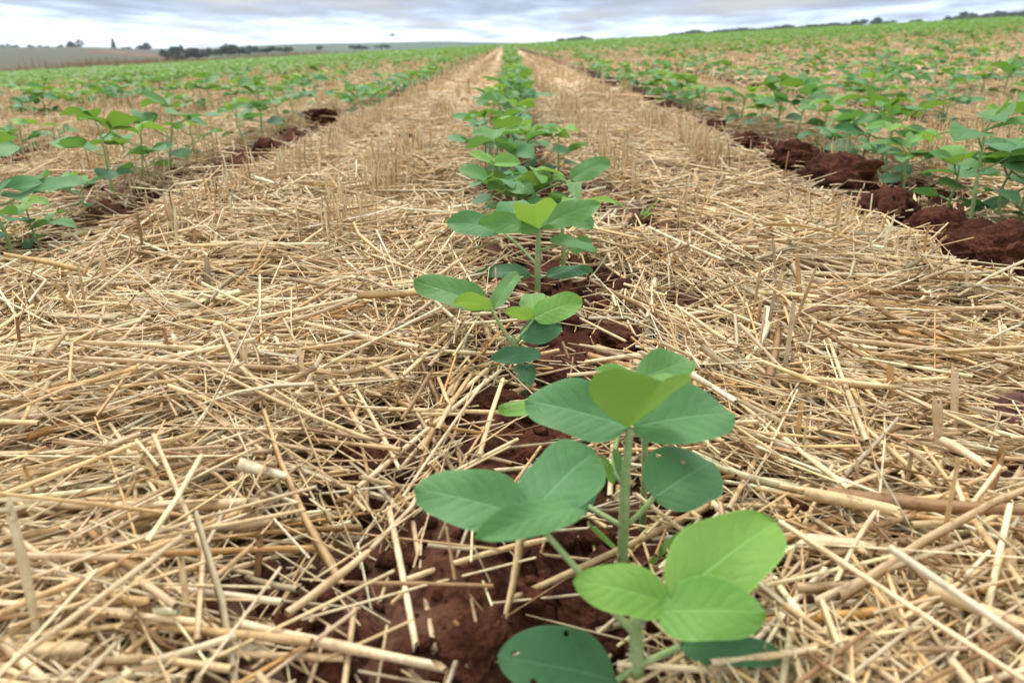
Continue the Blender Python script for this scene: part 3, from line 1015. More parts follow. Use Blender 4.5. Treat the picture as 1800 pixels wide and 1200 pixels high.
# ------------------------------------------------------------------ plants
def leaf_geo(base, tip, nrm, hw, fold=0.35, arch=0.06, droop=0.10, ripple=0.03, nu=8, nv=11, holes=(), seed=0, cup=0.0, asym=0.0):
    """one leaflet blade between two points. nrm: which way its upper face looks; hw: half width"""
    base, tip, nrm = Vector(base), Vector(tip), Vector(nrm)
    a = tip - base
    L = a.length
    a.normalize()
    n = (nrm - a * nrm.dot(a)).normalized()
    s = a.cross(n)
    rs = random.Random(seed)
    p1, p2, p3 = rs.random() * 6, rs.random() * 6, rs.random() * 6
    us = np.linspace(-1, 1, nu + 1)
    vs = np.linspace(0.004, 0.998, nv + 1)
    V, UV = [], []
    cf, sf = math.cos(fold), math.sin(fold)
    for v in vs:
        q = 2 * v ** 0.86 - 1
        wv = hw * max(1 - abs(q) ** 2.3, 0.0) ** 0.62
        for u in us:
            au = abs(u)
            edge = 1 + 0.05 * math.sin(v * 9 + p3 + (2 if u > 0 else 0)) * au
            ww = u * wv * edge * (1 + asym * u)
            k = arch * L * 4 * v * (1 - v) - droop * L * v * v
            k += ripple * L * au * math.sin(v * 7.5 + p1 + (1.7 if u > 0 else 0)) + 0.5 * ripple * L * math.sin(v * 4 + u * 2.2 + p2)
            k += abs(ww) * sf - cup * hw * au * au
            k += 0.0024 * L * au * math.cos((v - au * 0.26) * 7 * 2 * math.pi) * min(1, nu / 14) * (1 - v * .4)
            V.append(base + a * (L * v) + s * (ww * cf) + n * k)
            UV.append((u * 0.5 + 0.5, v))
    f = []
    W = nu + 1
    hs = []
    for (hu, hv, hr) in holes:           # bite hole in (u, v) of the blade
        hs.append((hu, hv, hr))
    drop = set()
    aspect = L / (2 * hw)

    def dist(i, h):
        uu, vv = UV[i]
        return math.hypot((uu - h[0]), (vv - h[1]) * aspect)
    for i in range(nv):
        for j in range(nu):
            ids = (i * W + j, i * W + j + 1, (i + 1) * W + j + 1, (i + 1) * W + j)
            bad = False
            for h in hs:
                if sum(dist(k, h) for k in ids) / 4 < h[2]:
                    bad = True
            if not bad:
                f.append(ids)
            else:
                drop.add(ids)
    for h in hs:                         # pull the torn rim onto a ragged oval
        rim = {k for ids in drop for k in ids}
        for k in rim:
            dk = dist(k, h)
            if 1e-4 < dk < h[2] * 2.2:
                tgt = h[2] * (1 + 0.25 * math.sin(7 * math.atan2(UV[k][1] - h[1], UV[k][0] - h[0]) + p1))
                m = (tgt - dk) / dk
                du, dv = (UV[k][0] - h[0]) * m, (UV[k][1] - h[1]) * m
                V[k] = V[k] + s * (du * 2 * hw * cf) + a * (dv * L)
    return np.array([tuple(q) for q in V]), np.array(f), np.array(UV)


def leaf_mesh(name, geo, mat, origin=(0, 0, 0)):
    v, f, uv = geo
    return np_mesh(name, v - np.array(origin), f.ravel(), np.full(len(f), 4), (mat,), uv=uv)


def tube_path(name, pts, radii, mat, sides=7, origin=(0, 0, 0), sub=4):
    pts = [Vector(p) - Vector(origin) for p in pts]
    # smooth the polyline a little
    if len(pts) > 2:
        q, rr = [], []
        for i in range(len(pts) - 1):
            p0, p1, p2, p3 = pts[max(i - 1, 0)], pts[i], pts[i + 1], pts[min(i + 2, len(pts) - 1)]
            for k in range(sub):
                t = k / sub
                q.append(0.5 * ((2 * p1) + (p2 - p0) * t + (2 * p0 - 5 * p1 + 4 * p2 - p3) * t * t + (3 * p1 - p0 - 3 * p2 + p3) * t ** 3))
                rr.append(radii[i] * (1 - t) + radii[i + 1] * t)
        q.append(pts[-1])
        rr.append(radii[-1])
        pts, radii = q, rr
    V, Fc = [], []
    prev = None
    for i, p in enumerate(pts):
        d = (pts[min(i + 1, len(pts) - 1)] - pts[max(i - 1, 0)]).normalized()
        if prev is None:
            s = d.orthogonal().normalized()
        else:
            s = (prev - d * prev.dot(d)).normalized()
        prev = s
        u = d.cross(s)
        for k in range(sides):
            a = k / sides * 2 * math.pi
            V.append(p + (s * math.cos(a) + u * math.sin(a)) * radii[i])
    for i in range(len(pts) - 1):
        for k in range(sides):
            k2 = (k + 1) % sides
            Fc.append((i * sides + k, i * sides + k2, (i + 1) * sides + k2, (i + 1) * sides + k))
    return np_mesh(name, np.array([tuple(q) for q in V]), np.array(Fc).ravel(), np.full(len(Fc), 4), (mat,))


GROUP_PLANT = 'young soybean plants standing in rows'
UPW = Vector((0, 0, 1))


def hero(base_px, label, stem, leaves, singles, z0=None):
    """stem: list of (px,py,z,radius) above the base. leaves: (petiole points, [leaflet spec]). leaflet spec:
    (base px,py,z, tip px,py,z, half width px, facing, fold, material, extra)"""
    g = ground_px(*base_px)
    g.z = float(h_soil(g.x, g.y))
    root = empty('soybean_plant', g, label, 'soybean plant', GROUP_PLANT)
    pts = [g - Vector((0, 0, 0.01))] + [P(*s[:3]) for s in stem]
    rad = [stem[0][3] * 1.15] + [s[3] for s in stem]
    link('stem', tube_path('stem', pts, rad, M_STEM, 9, g), root)
    sd_ = [int(base_px[0] * 7 + base_px[1])]

    if base_px[1] > 500:
        hv, hf, hr = [], [], random.Random(base_px[0])
        for _ in range(700):
            i = hr.randrange(len(pts) - 1)
            k = hr.random()
            p_ = pts[i].lerp(pts[i + 1], k)
            if (p_ - EYE).length < .05:
                continue
            ax = (pts[i + 1] - pts[i]).normalized()
            o_ = ax.orthogonal().normalized()
            o_.rotate(Matrix.Rotation(hr.random() * 6.283, 3, ax))
            r_ = (rad[i] * (1 - k) + rad[i + 1] * k) * .92
            b_ = p_ + o_ * r_ - g
            e_ = b_ + o_ * hr.uniform(.0005, .0013) + ax * hr.uniform(-.0004, .0007)
            w_ = ax.cross(o_) * .00007
            n_ = len(hv)
            hv += [tuple(b_ - w_), tuple(b_ + w_), tuple(e_)]
            hf.append((n_, n_ + 1, n_ + 2))
        st = [c_ for c_ in root.children if c_.name.startswith('stem')][0]
        h_ = link('hairs', np_mesh('hairs', np.array(hv), np.array(hf).ravel(), np.full(len(hf), 3), (M_HAIR,)), st)
        h_['kind'] = 'stuff'

    def blade(spec, name, parent):
        (bx, by, bz, tx, ty, tz, hw, facing, fold, mat) = spec[:10]
        ex = spec[10] if len(spec) > 10 else {}
        b, t_ = P(bx, by, bz), P(tx, ty, tz)
        cdir = (EYE - (b + t_) / 2).normalized()
        if facing == 'cam':
            n = cdir * 0.75 + UPW * 0.5
        elif facing == 'up':
            n = UPW * 0.9 + cdir * 0.3
        elif facing == 'under':
            n = -cdir * 0.8 + UPW * 0.55
        else:
            n = right * facing[0] + upv * facing[1] + fwd * facing[2]
        sd_[0] += 1
        kw = dict(arch=0.05, droop=0.08, ripple=0.034, nu=18, nv=24)
        kw.update(ex)
        geo = leaf_geo(b, t_, n, hw * (bz + tz) / 2 / F, fold, seed=sd_[0], **kw)
        return link(name, leaf_mesh(name, geo, LEAF[mat], g), parent)

    for pet, blades in leaves:
        pp = [P(*q[:3]) for q in pet]
        r0 = pet[0][3]
        lf = link('leaf', tube_path('leaf', pp, [r0 * (1 - 0.35 * i / max(len(pp) - 1, 1)) for i in range(len(pp))], M_STEM, 7, g), root)
        for b in blades:
            blade(b, 'leaflet', lf)
    for pet, b in singles:
        o = blade(b, 'first_leaf', root)
        if pet:
            pp = [P(*q[:3]) for q in pet]
            link('petiole', tube_path('petiole', pp, [pet[0][3]] * len(pp), M_STEM, 6, g), o)
    return root


# nearest plant, at the bottom edge
hero((1122, 1236), 'nearest soybean plant with bright lime green leaf and bitten dark leaf at the bottom edge',
     [(1120, 1160, .236, .0023), (1118, 1092, .233, .0020), (1135, 1074, .231, .0014)],
     [([(1118, 1094, .233, .0012), (1150, 1076, .229, .0010), (1180, 1058, .226, .0010)],
       [(1176, 1060, .226, 1010, 1016, .226, 46, 'cam', .12, 'young'),
        (1180, 1054, .226, 1368, 906, .246, 74, 'cam', .10, 'young'),
        (1150, 1074, .225, 1346, 1072, .216, 58, 'cam', .10, 'young')]),
      ([(1112, 1108, .234, .0014), (1070, 1065, .234, .0014), (1010, 995, .234, .0013), (934, 908, .235, .0011)],
       [(932, 908, .235, 724, 852, .246, 56, 'cam', .12, 'old'),
        (930, 905, .235, 1052, 782, .262, 62, 'cam', .14, 'old'),
        (1028, 890, .240, 838, 938, .222, 34, 'cam', .10, 'old')])],
     [([(1115, 1170, .236, .0012), (1085, 1196, .235, .0012)], (1085, 1196, .235, 882, 1150, .225, 70, 'cam', .06, 'dark', dict(nu=30, nv=36, holes=((0.20, .72, .055), (0.62, .88, .05), (.9, .5, .04))))),
      ([(1122, 1170, .235, .0012), (1160, 1152, .234, .0012), (1196, 1136, .233, .0010)], (1196, 1136, .233, 1378, 1152, .228, 30, 'cam', .16, 'dark'))])
LANDMARKS.append((1120, 1120, 'the nearest plant'))
# second plant
hero((1097, 992), 'second soybean plant in the centre row with a broad folded upright top leaf',
     [(1097, 900, .283, .0020), (1100, 840, .280, .0018), (1107, 752, .275, .0014)],
     [([(1103, 790, .277, .0014), (1107, 752, .274, .0013)],
       [(1104, 750, .276, 920, 694, .288, 54, 'cam', .14, 'old', dict(nu=30, nv=36, holes=((.34, .80, .035),), droop=.12)),
        (1112, 750, .276, 1300, 716, .288, 58, 'cam', .14, 'old', dict(droop=.12)),
        (1106, 754, .274, 1165, 676, .243, 100, (-.12, .6, .75), .50, 'mid', dict(droop=-.02, arch=0.02))]),
      ([(1096, 850, .281, .0012), (1078, 820, .283, .0011), (1088, 760, .300, .0009)],
       [(1086, 758, .300, 876, 704, .312, 26, 'up', .25, 'young'),
        (1078, 850, .281, 1058, 800, .283, 10, 'cam', .5, 'young'),
        (1092, 836, .281, 1080, 786, .287, 9, 'cam', .5, 'mid')])],
     [([(1098, 925, .285, .0011), (1125, 902, .283, .0011), (1150, 873, .281, .0011)], (1148, 874, .281, 1256, 806, .296, 66, 'cam', .08, 'dark', dict(nu=30, nv=36, holes=((.30, .62, .03), (.08, .40, .035))))),
      ([(1095, 925, .285, .0011), (1060, 905, .288, .0010), (1035, 890, .292, .0010)], (1040, 893, .292, 965, 842, .308, 44, 'cam', .08, 'dark'))])
LANDMARKS.append((1100, 870, 'the second plant'))
hero((1134, 892), 'slender soybean plant close behind the second one, only its pale upper leaves showing',
     [(1134, 800, .320, .0014), (1130, 720, .315, .0012), (1122, 672, .312, .0010)],
     [([(1126, 690, .313, .0010), (1122, 670, .312, .0009)],
       [(1122, 668, .312, 1046, 646, .318, 17, 'up', .25, 'young'),
        (1122, 668, .312, 1220, 628, .325, 36, 'cam', .15, 'mid'),
        (1120, 672, .312, 1190, 690, .29, 34, 'up', .2, 'young')])], [])
# third
hero((922, 669), 'third soybean plant of the centre row with a long leaf reaching out left',
     [(915, 640, .452, .0022), (905, 608, .448, .0019), (902, 590, .446, .0012)],
     [([(902, 606, .448, .0015), (885, 580, .446, .0013), (864, 543, .445, .0011)],
       [(858, 540, .446, 724, 490, .465, 30, 'cam', .14, 'mid'),
        (864, 545, .445, 796, 526, .425, 22, 'under', .35, 'young'),
        (866, 543, .446, 912, 474, .465, 16, 'cam', .30, 'mid')]),
      ([(908, 602, .447, .0013), (922, 582, .446, .0012), (938, 560, .445, .0010)],
       [(938, 560, .445, 1024, 524, .450, 27, 'cam', .16, 'young'),
        (938, 562, .445, 884, 544, .430, 16, 'under', .35, 'young'),
        (938, 556, .446, 934, 512, .475, 24, 'cam', .20, 'young')])],
     [([(905, 605, .447, .0010), (915, 595, .444, .0009)], (915, 594, .444, 988, 570, .450, 25, 'cam', .08, 'dark', dict(nu=24, nv=30, holes=((.6, .8, .03),)))),
      ([(912, 632, .45, .0010), (945, 622, .44, .0009)], (950, 622, .44, 864, 628, .425, 18, 'cam', .10, 'dark')),
      (None, (918, 640, .452, 930, 672, .43, 18, 'cam', .15, 'dark'))])
LANDMARKS.append((900, 590, 'the third plant'))
# fourth
hero((945, 512), 'fourth soybean plant of the centre row with pale stem and spread top leaflets',
     [(945, 470, .618, .0026), (946, 430, .612, .0022), (947, 404, .608, .0016)],
     [([(946, 420, .610, .0014), (947, 402, .608, .0013)],
       [(946, 402, .608, 842, 386, .600, 22, 'cam', .14, 'mid', dict(droop=.12)),
        (947, 403, .608, 942, 362, .568, 44, (-.1, .65, .7), .50, 'young', dict(droop=-.02)),
        (949, 402, .608, 1056, 352, .620, 23, 'cam', .16, 'mid')]),
      ([(944, 466, .617, .0015), (915, 435, .622, .0013), (884, 408, .630, .0011)],
       [(882, 406, .630, 784, 386, .640, 25, 'cam', .12, 'old'),
        (886, 404, .630, 918, 346, .665, 29, 'cam', .15, 'old'),
        (884, 408, .630, 862, 372, .655, 20, 'cam', .2, 'mid')]),
      ([(948, 440, .613, .0012), (975, 432, .605, .0010)],
       [(966, 424, .606, 1048, 438, .590, 19, 'up', .2, 'mid', dict(nu=24, nv=30, holes=((.8, .4, .06), (.85, .62, .05))))])],
     [([(944, 490, .622, .0011), (930, 482, .618, .0010)], (932, 482, .617, 838, 474, .610, 15, 'cam', .10, 'dark', dict(nu=24, nv=30, holes=((.4, .7, .03),)))),
      ([(946, 490, .622, .0011), (962, 484, .618, .0010)], (960, 484, .617, 1042, 472, .612, 13, 'cam', .10, 'dark'))])
LANDMARKS.append((945, 460, 'the fourth plant'))
hero((992, 478), 'soybean plant just behind the fourth one, its tip leaf pointing right',
     [(990, 440, .67, .0020), (988, 400, .665, .0016), (985, 372, .66, .0012)],
     [([(988, 385, .66, .0011), (1000, 368, .66, .0010)],
       [(998, 368, .66, 1088, 350, .67, 15, 'up', .3, 'young'),
        (998, 368, .66, 1040, 400, .64, 20, 'cam', .15, 'old'),
        (996, 368, .66, 1010, 345, .69, 16, 'cam', .2, 'young')])],
     [([(990, 450, .67, .001), (1000, 440, .67, .001)], (1000, 440, .67, 1040, 420, .68, 16, 'cam', .1, 'old'))])
hero((912, 408), 'fifth soybean plant of the centre row with one petiole stretched right',
     [(910, 380, .84, .0024), (908, 355, .835, .0020), (906, 342, .83, .0014)],
     [([(907, 352, .83, .0012), (906, 342, .83, .0011)],
       [(905, 343, .83, 842, 304, .83, 20, 'under', .3, 'mid'),
        (907, 343, .83, 970, 306, .83, 24, 'under', .3, 'mid'),
        (906, 343, .83, 900, 296, .90, 24, 'cam', .2, 'old')]),
      ([(912, 365, .836, .0014), (950, 335, .84, .0012), (1002, 317, .85, .0010)],
       [(1002, 317, .85, 1074, 280, .87, 20, 'cam', .2, 'mid'),
        (1000, 318, .85, 958, 316, .83, 13, 'up', .25, 'young'),
        (1002, 318, .85, 1016, 345, .80, 12, 'up', .25, 'mid')])],
     [([(910, 385, .84, .001), (890, 378, .84, .001)], (892, 378, .84, 850, 362, .85, 16, 'cam', .1, 'dark'))])
LANDMARKS.append((915, 350, 'the fifth plant'))


# ---- generic plants: built once, then copied with their parts
def make_plant(seed, hgt, spread=1.0, bright=0.5):
    rs = random.Random(seed)
    root = bpy.data.objects.new('soybean_plant', None)
    root.empty_display_size = 0.01
    COL.objects.link(root)
    lean = Vector((rs.uniform(-.12, .12), rs.uniform(-.12, .12), 1)) * hgt
    pts = [Vector((0, 0, -0.01)), lean * 0.35, lean * 0.65 + Vector((rs.uniform(-.004, .004), rs.uniform(-.004, .004), 0)), lean]
    link('stem', tube_path('stem', pts, [.0020, .0018, .0015, .0010], M_STEM, 7), root)

    def blade(name, base, az, pitch, L, hw, fold, mat, parent, **kw):
        d = Vector((math.cos(az) * math.cos(pitch), math.sin(az) * math.cos(pitch), math.sin(pitch)))
        n = UPW + Vector((rs.uniform(-.6, .6), rs.uniform(-.6, .6), 0))
        L *= rs.uniform(.82, 1.12)
        hw *= rs.uniform(.85, 1.08)
        kk = dict(arch=rs.uniform(0, .1), droop=rs.uniform(-.02, .24), ripple=.025, nu=6, nv=8)
        kk.update(kw)
        geo = leaf_geo(base, base + d * L, n, hw, fold, seed=rs.randint(0, 9999), **kk)
        return link(name, leaf_mesh(name, geo, LEAF[mat]), parent)

    def trifoliate(at, az, pl, pp, L, mat, fold):
        d = Vector((math.cos(az) * math.cos(pp), math.sin(az) * math.cos(pp), math.sin(pp)))
        j = at + d * pl
        midp = at + d * pl * .5 + Vector((0, 0, -pl * .06))
        lf = link('leaf', tube_path('leaf', [at, midp, j], [.0013, .0011, .0009], M_STEM, 5), root)
        up_ = rs.uniform(-.05, .5)
        blade('leaflet', j + d * .004, az, up_, L, L * .36, fold, mat, lf)
        for s_ in (-1, 1):
            blade('leaflet', j, az + s_ * rs.uniform(1.1, 1.6), rs.uniform(-.05, .5), L * rs.uniform(.85, 1), L * .34, fold, mat, lf)

    a0 = rs.random() * 6.28
    n0 = lean * 0.36
    for k in (0, 1):
        az = a0 + k * math.pi + rs.uniform(-.3, .3)
        d = Vector((math.cos(az), math.sin(az), .35))
        e = n0 + d * .012
        b = blade('first_leaf', e, az, rs.uniform(-.35, .1), .036 * spread, .0145 * spread, .10, 'dark', root)
        link('petiole', tube_path('petiole', [n0, e], [.0011, .0009], M_STEM, 5), b)
    a1 = a0 + math.pi / 2 + rs.uniform(-.5, .5)
    trifoliate(lean * .60, a1, .032 * spread, rs.uniform(.2, .6), .047 * spread, 'old', rs.uniform(.1, .25))
    trifoliate(lean * .82, a1 + math.pi + rs.uniform(-.6, .6), .024 * spread, rs.uniform(.3, .8), .046 * spread, 'mid' if rs.random() < .6 else 'old', rs.uniform(.15, .35))
    if seed % 3 == 0:
        trifoliate(lean * .72, a1 + rs.choice((-1, 1)) * rs.uniform(1.0, 1.8), .030 * spread, rs.uniform(.2, .6), .040 * spread, rs.choice(('mid', 'old', 'mid')), rs.uniform(.12, .4))
    trifoliate(lean, a1 + rs.uniform(-.9, .9), .010 * spread, 1.2, .042 * spread, 'young' if rs.random() < bright else 'mid', rs.uniform(.25, .5))
    return root


PROTOS = [make_plant(100 + i, h_, s_, b_) for i, (h_, s_, b_) in enumerate(
    ((.092, 1.05, .4), (.078, .92, .7), (.090, .98, .6), (.068, .88, .9), (.082, 1.04, .3), (.074, .84, .7), (.088, .96, .5), (.062, .76, .6), (.080, .96, .6), (.084, .90, .4), (.070, .92, .9), (.076, 1.0, .6)))]
PROTO_USED = [False] * len(PROTOS)


def copy_tree(o, parent=None):
    c = o.copy()
    COL.objects.link(c)
    if parent is not None:
        c.parent = parent
    for ch in o.children:
        copy_tree(ch, c)
    return c


PLACED = []            # (x, y) of plants put by hand, so the rows do not double them


def put_plant(x, y, yaw, sc, kind, label):
    if PROTO_USED[kind]:
        o = copy_tree(PROTOS[kind])
    else:
        o = PROTOS[kind]
        PROTO_USED[kind] = True
    o.location = (x, y, float(h_soil(x, y)))
    o.rotation_euler = (random.uniform(-.08, .08), random.uniform(-.08, .08), yaw)
    o.scale = (sc, sc, sc)
    tag(o, label, 'soybean plant', GROUP_PLANT)
    return o


HAND = [  # px, py of the foot, scale, kind, yaw, label
    (1702, 408, 1.12, 0, 0.4, 'tallest soybean plant of the right row with a broad leaf reaching up right'),
    (1745, 400, 1.05, 1, 2.2, 'bright soybean plant squeezed against the tallest one at the right edge'),
    (1660, 385, 0.95, 3, 4.1, 'short soybean plant with upright young leaves left of the tallest right-row plant'),
    (1585, 335, 0.98, 5, 1.3, 'light green soybean plant with flat top leaf beside the lumpy right-row clod'),
    (1512, 300, 1.22, 4, 0.2, 'bushy pale soybean plant behind the high rounded clod of the right row'),
    (1545, 305, 1.10, 6, 3.0, 'soybean plant with large level leaflets right of the bushy pale one'),
    (1480, 285, 0.85, 1, 5.2, 'small soybean plant left of the bushy pale one in the right row'),
    (1400, 252, 1.12, 2, 2.6, 'dark leaved soybean plant standing over the flat wide clod of the right row'),
    (1365, 244, 1.05, 0, 4.5, 'spreading soybean plant left of the dark leaved one in the right row'),
    (1335, 232, 0.95, 5, 0.9, 'pale soybean plant just before the small dark clod in the right row'),
    (1268, 212, 0.95, 3, 1.9, 'soybean plant with one round leaf held upright in the right row'),
    (1215, 200, 0.95, 1, 3.7, 'thin soybean plant above the wide dark clod of the right row'),
    (28, 462, 1.05, 2, 1.0, 'soybean plant at the left edge with a large folded leaf'),
    (70, 440, 0.75, 7, 2.0, 'small soybean plant beside the left-edge one'),
    (205, 366, 1.0, 6, 2.9, 'soybean plant with wide level leaves in the left row, second along'),
    (150, 392, 0.6, 5, 0.2, 'tiny soybean plant before the wide level one in the left row'),
    (255, 340, 0.9, 11, 1.5, 'sprawling soybean plant just before the bright-leaved one in the left row'),
    (300, 318, 1.10, 4, 0.1, 'soybean plant with bright left leaf in the left row, third along'),
    (352, 296, 0.85, 3, 4.0, 'low soybean plant in the left row, fourth along'),
    (430, 262, 0.98, 1, 3.3, 'soybean plant beside the dark hollow in the left row'),
    (462, 246, 1.15, 0, 5.0, 'soybean plant with one raised round leaf in the left row'),
    (520, 222, 1.05, 2, 1.7, 'bushy soybean plant near the far dark clod of the left row'),
    (560, 206, 1.05, 6, 0.6, 'bushy soybean plant at the far end of the clear left row'),
    (1788, 398, 1.05, 8, 0.9, 'leafy soybean plant at the right edge behind the broad right-edge clod'),
    (1555, 322, 0.95, 9, 5.0, 'dark low soybean plant close in front of the level-leaved one'),
    (1435, 266, 1.05, 10, 0.3, 'lime soybean plant between the dark leaved and the small one of the right row'),
    (1300, 222, 1.0, 8, 2.0, 'wide soybean plant above the small dark clod of the right row'),
    (495, 234, 0.95, 8, 0.2, 'wide soybean plant right of the raised round leaf in the left row'),
    (940, 392, 0.85, 9, 0.6, 'small dark soybean plant tucked behind the fourth one'),
    (868, 405, 0.8, 11, 3.0, 'low teal soybean plant left behind the fourth one'),
    (905, 335, 0.95, 8, 4.9, 'wide soybean plant hidden among the sixth and seventh ones'),
    (862, 318, 0.85, 6, 3.4, 'soybean plant leaning left out of the centre row'),
    (925, 292, 0.95, 10, 5.9, 'lime soybean plant right of the line in the centre row'),
    (908, 248, 1.0, 11, 0.1, 'sprawling soybean plant in front of the tall raised-leaf one'),
    (868, 222, 0.95, 8, 2.8, 'wide soybean plant left of the tall raised-leaf one'),
    (895, 200, 1.1, 9, 1.1, 'dark soybean plant just behind the tall raised-leaf one'),
    (885, 352, 0.95, 4, 2.0, 'sixth soybean plant of the centre row with teal leaves at left'),
    (925, 318, 0.95, 3, 0.3, 'seventh soybean plant of the centre row with an upright dark leaf'),
    (982, 322, 0.85, 1, 1.0, 'soybean plant straying right out of the centre row'),
    (880, 290, 1.0, 0, 3.5, 'soybean plant of the centre row with teal leaves spread left'),
    (900, 262, 1.05, 6, 1.2, 'dark folded soybean plant of the centre row'),
    (878, 238, 1.0, 1, 4.4, 'lime leaved soybean plant of the centre row, left of the line'),
    (905, 215, 1.2, 2, 0.7, 'tall soybean plant of the centre row with two raised dark leaves'),
]
n_ind = 9
for px, py, sc, kd, yaw, lab in HAND:
    g = ground_px(px, py)
    PLACED.append((g.x, g.y))
    put_plant(g.x, g.y, yaw, sc, kd, lab)
    n_ind += 1
    if px < 1800 and py > 280:
        LANDMARKS.append((px, py - 40, {28: 'the left-edge plant', 205: 'the wide left-row plant', 300: 'the bright left-row plant', 1702: 'the tallest right-row plant', 1512: 'the bushy right-row plant'}.get(px, None)))
LANDMARKS = [l for l in LANDMARKS if l[2]]

# the rest of the rows: foot positions along every row, nearest first
spots = []
for rix in range(-75, 90):
    x0 = ROW0 + rix * ROWGAP
    y = 0.3 + random.random() * .1
    while y < 34:
        y += random.uniform(.04, .10) if rix == 0 else (random.uniform(.06, .19) if -3 < rix < 0 else random.uniform(.05, .145) if rix < 0 else random.uniform(.055, .165))
        x = x0 + random.gauss(0, .012)
        if rix == 0 and y < 1.95:
            continue
        if rix in (-1, 1) and y < 2.05:
            continue
        px, py, dp = project(x, y, float(h_base(x, y)) + .05)
        if dp < .2 or px < -160 or px > 1960 or py > 1300:
            continue
        if float(vnoise(x, y, .9, 51)) < .16:
            continue
        spots.append((float(dp), x, y, rix, float(px)))
spots.sort()
count_row = {}
far_spots = []
side_word = lambda k: 'centre row' if k == 0 else f"{ORD[abs(k) - 1]} row {'right' if k > 0 else 'left'} of centre"
for dp, x, y, rix, px in spots:
    if n_ind < 298 and -30 < px < 1830:
        count_row[rix] = count_row.get(rix, 0) + 1
        k = count_row[rix]
        kind = random.randrange(len(PROTOS))
        far_w = 'farther on, ' if rix in (-1, 0, 1) else ''
        put_plant(x, y, random.random() * 6.28, random.uniform(.70, 1.2), kind,
                  f"{['leafy', 'small bright', 'tall', 'low bright', 'broad dark', 'pale', 'tall leafy', 'tiny', 'wide', 'dark', 'lime', 'sprawling'][kind]} soybean plant, {far_w}{ORD[k - 1]} in the {side_word(rix)}")
        n_ind += 1
    else:
        far_spots.append((x, y, dp))


def low_plant(seed, fine):
    """cheap whole plant for the rows too far to read: leaflets of a few faces each"""
    rs = random.Random(seed)
    V, Fq = [], []
    h_ = rs.uniform(.065, .10)

    def leaflet(base, az, pitch, L, hw):
        d = np.array([math.cos(az) * math.cos(pitch), math.sin(az) * math.cos(pitch), math.sin(pitch)])
        s = np.array([-math.sin(az), math.cos(az), 0])
        n = np.cross(d, s) * -1
        n = n if n[2] > 0 else -n
        o = len(V)
        if fine:
            for v_, w_, k_ in ((0, .0, 0), (.32, 1, .05), (.75, .82, .03), (1, .0, -.08)):
                for u_ in (-1, 0, 1):
                    V.append(base + d * L * v_ + s * u_ * hw * w_ + n * (abs(u_) * hw * w_ * .35 + k_ * L))
            for i in range(3):
                for j in range(2):
                    Fq.append((o + i * 3 + j, o + i * 3 + j + 1, o + i * 3 + j + 4, o + i * 3 + j + 3))
        else:
            V.extend((base, base + d * L * .5 + s * hw + n * hw * .3, base + d * L, base + d * L * .5 - s * hw + n * hw * .3))
            Fq.append((o, o + 1, o + 2, o + 3))

    for lev, n_, rr, L in ((.35, 2, .012, .036), (.7, 3, .035, .044), (.88, 3, .03, .042), (1.05, 3, .01, .038)):
        a = rs.random() * 6.28
        for k in range(n_):
            az = a + (k * math.pi + rs.uniform(-.3, .3) if n_ == 2 else (k - 1) * 1.35)
            b = np.array([math.cos(a) * rr, math.sin(a) * rr, lev * h_ + (.02 if n_ == 3 else 0)]) if n_ == 3 else np.array([math.cos(az) * rr, math.sin(az) * rr, lev * h_])
            leaflet(b, az, rs.uniform(-.3, .5), L, L * .36)
    return np.array(V), np.array(Fq)


def build_far_plants():
    parts = []
    fine = [low_plant(i, True) for i in range(6)]
    coarse = [low_plant(20 + i, False) for i in range(6)]
    sp = np.array(far_spots)
    # sparser, larger tufts beyond
    ex = []
    for _ in range(60000):
        y = 34 + 150 * random.random() ** 1.8
        x = random.uniform(-.75, .75) * y
        if x < -.025 * y and y > 49:
            continue
        if random.random() > .35 + .5 * (34 / y):
            continue
        x = ROW0 + round((x - ROW0) / ROWGAP) * ROWGAP + random.gauss(0, .03)
        ex.append((x, y, y))
        if len(ex) > 6000:
            break
    for grp, lib, sc in ((sp[sp[:, 2] < 6.5], fine, 1.0), (sp[sp[:, 2] >= 6.5], coarse, 1.12), (np.array(ex), coarse, 1.5)):
        which = rng.integers(0, len(lib), len(grp))
        for k, (V, Fq) in enumerate(lib):
            g = grp[which == k]
            n = len(g)
            a = rng.random(n) * 6.28
            s = sc * (.85 + .4 * rng.random(n))
            c, q = np.cos(a), np.sin(a)
            v = np.empty((n, len(V), 3))
            v[:, :, 0] = (V[None, :, 0] * c[:, None] - V[None, :, 1] * q[:, None]) * s[:, None] + g[:, 0][:, None]
            v[:, :, 1] = (V[None, :, 0] * q[:, None] + V[None, :, 1] * c[:, None]) * s[:, None] + g[:, 1][:, None]
            v[:, :, 2] = V[None, :, 2] * s[:, None] + h_base(g[:, 0], g[:, 1])[:, None]
            vv, ff = merge(v, Fq)
            parts.append((vv, ff, np.zeros((len(vv), 3))))
    v, f, _ = join(parts)
    me = np_mesh('distant_soybean_plants', v, f.ravel(), np.full(len(f), 4), (M_CANOPY,), uv=np.full((len(v), 2), .3))
    tag(link('distant_soybean_plants', me), 'countless small soybean plants filling the far rows up to the horizon', 'soybean plants', kind='stuff')


build_far_plants()

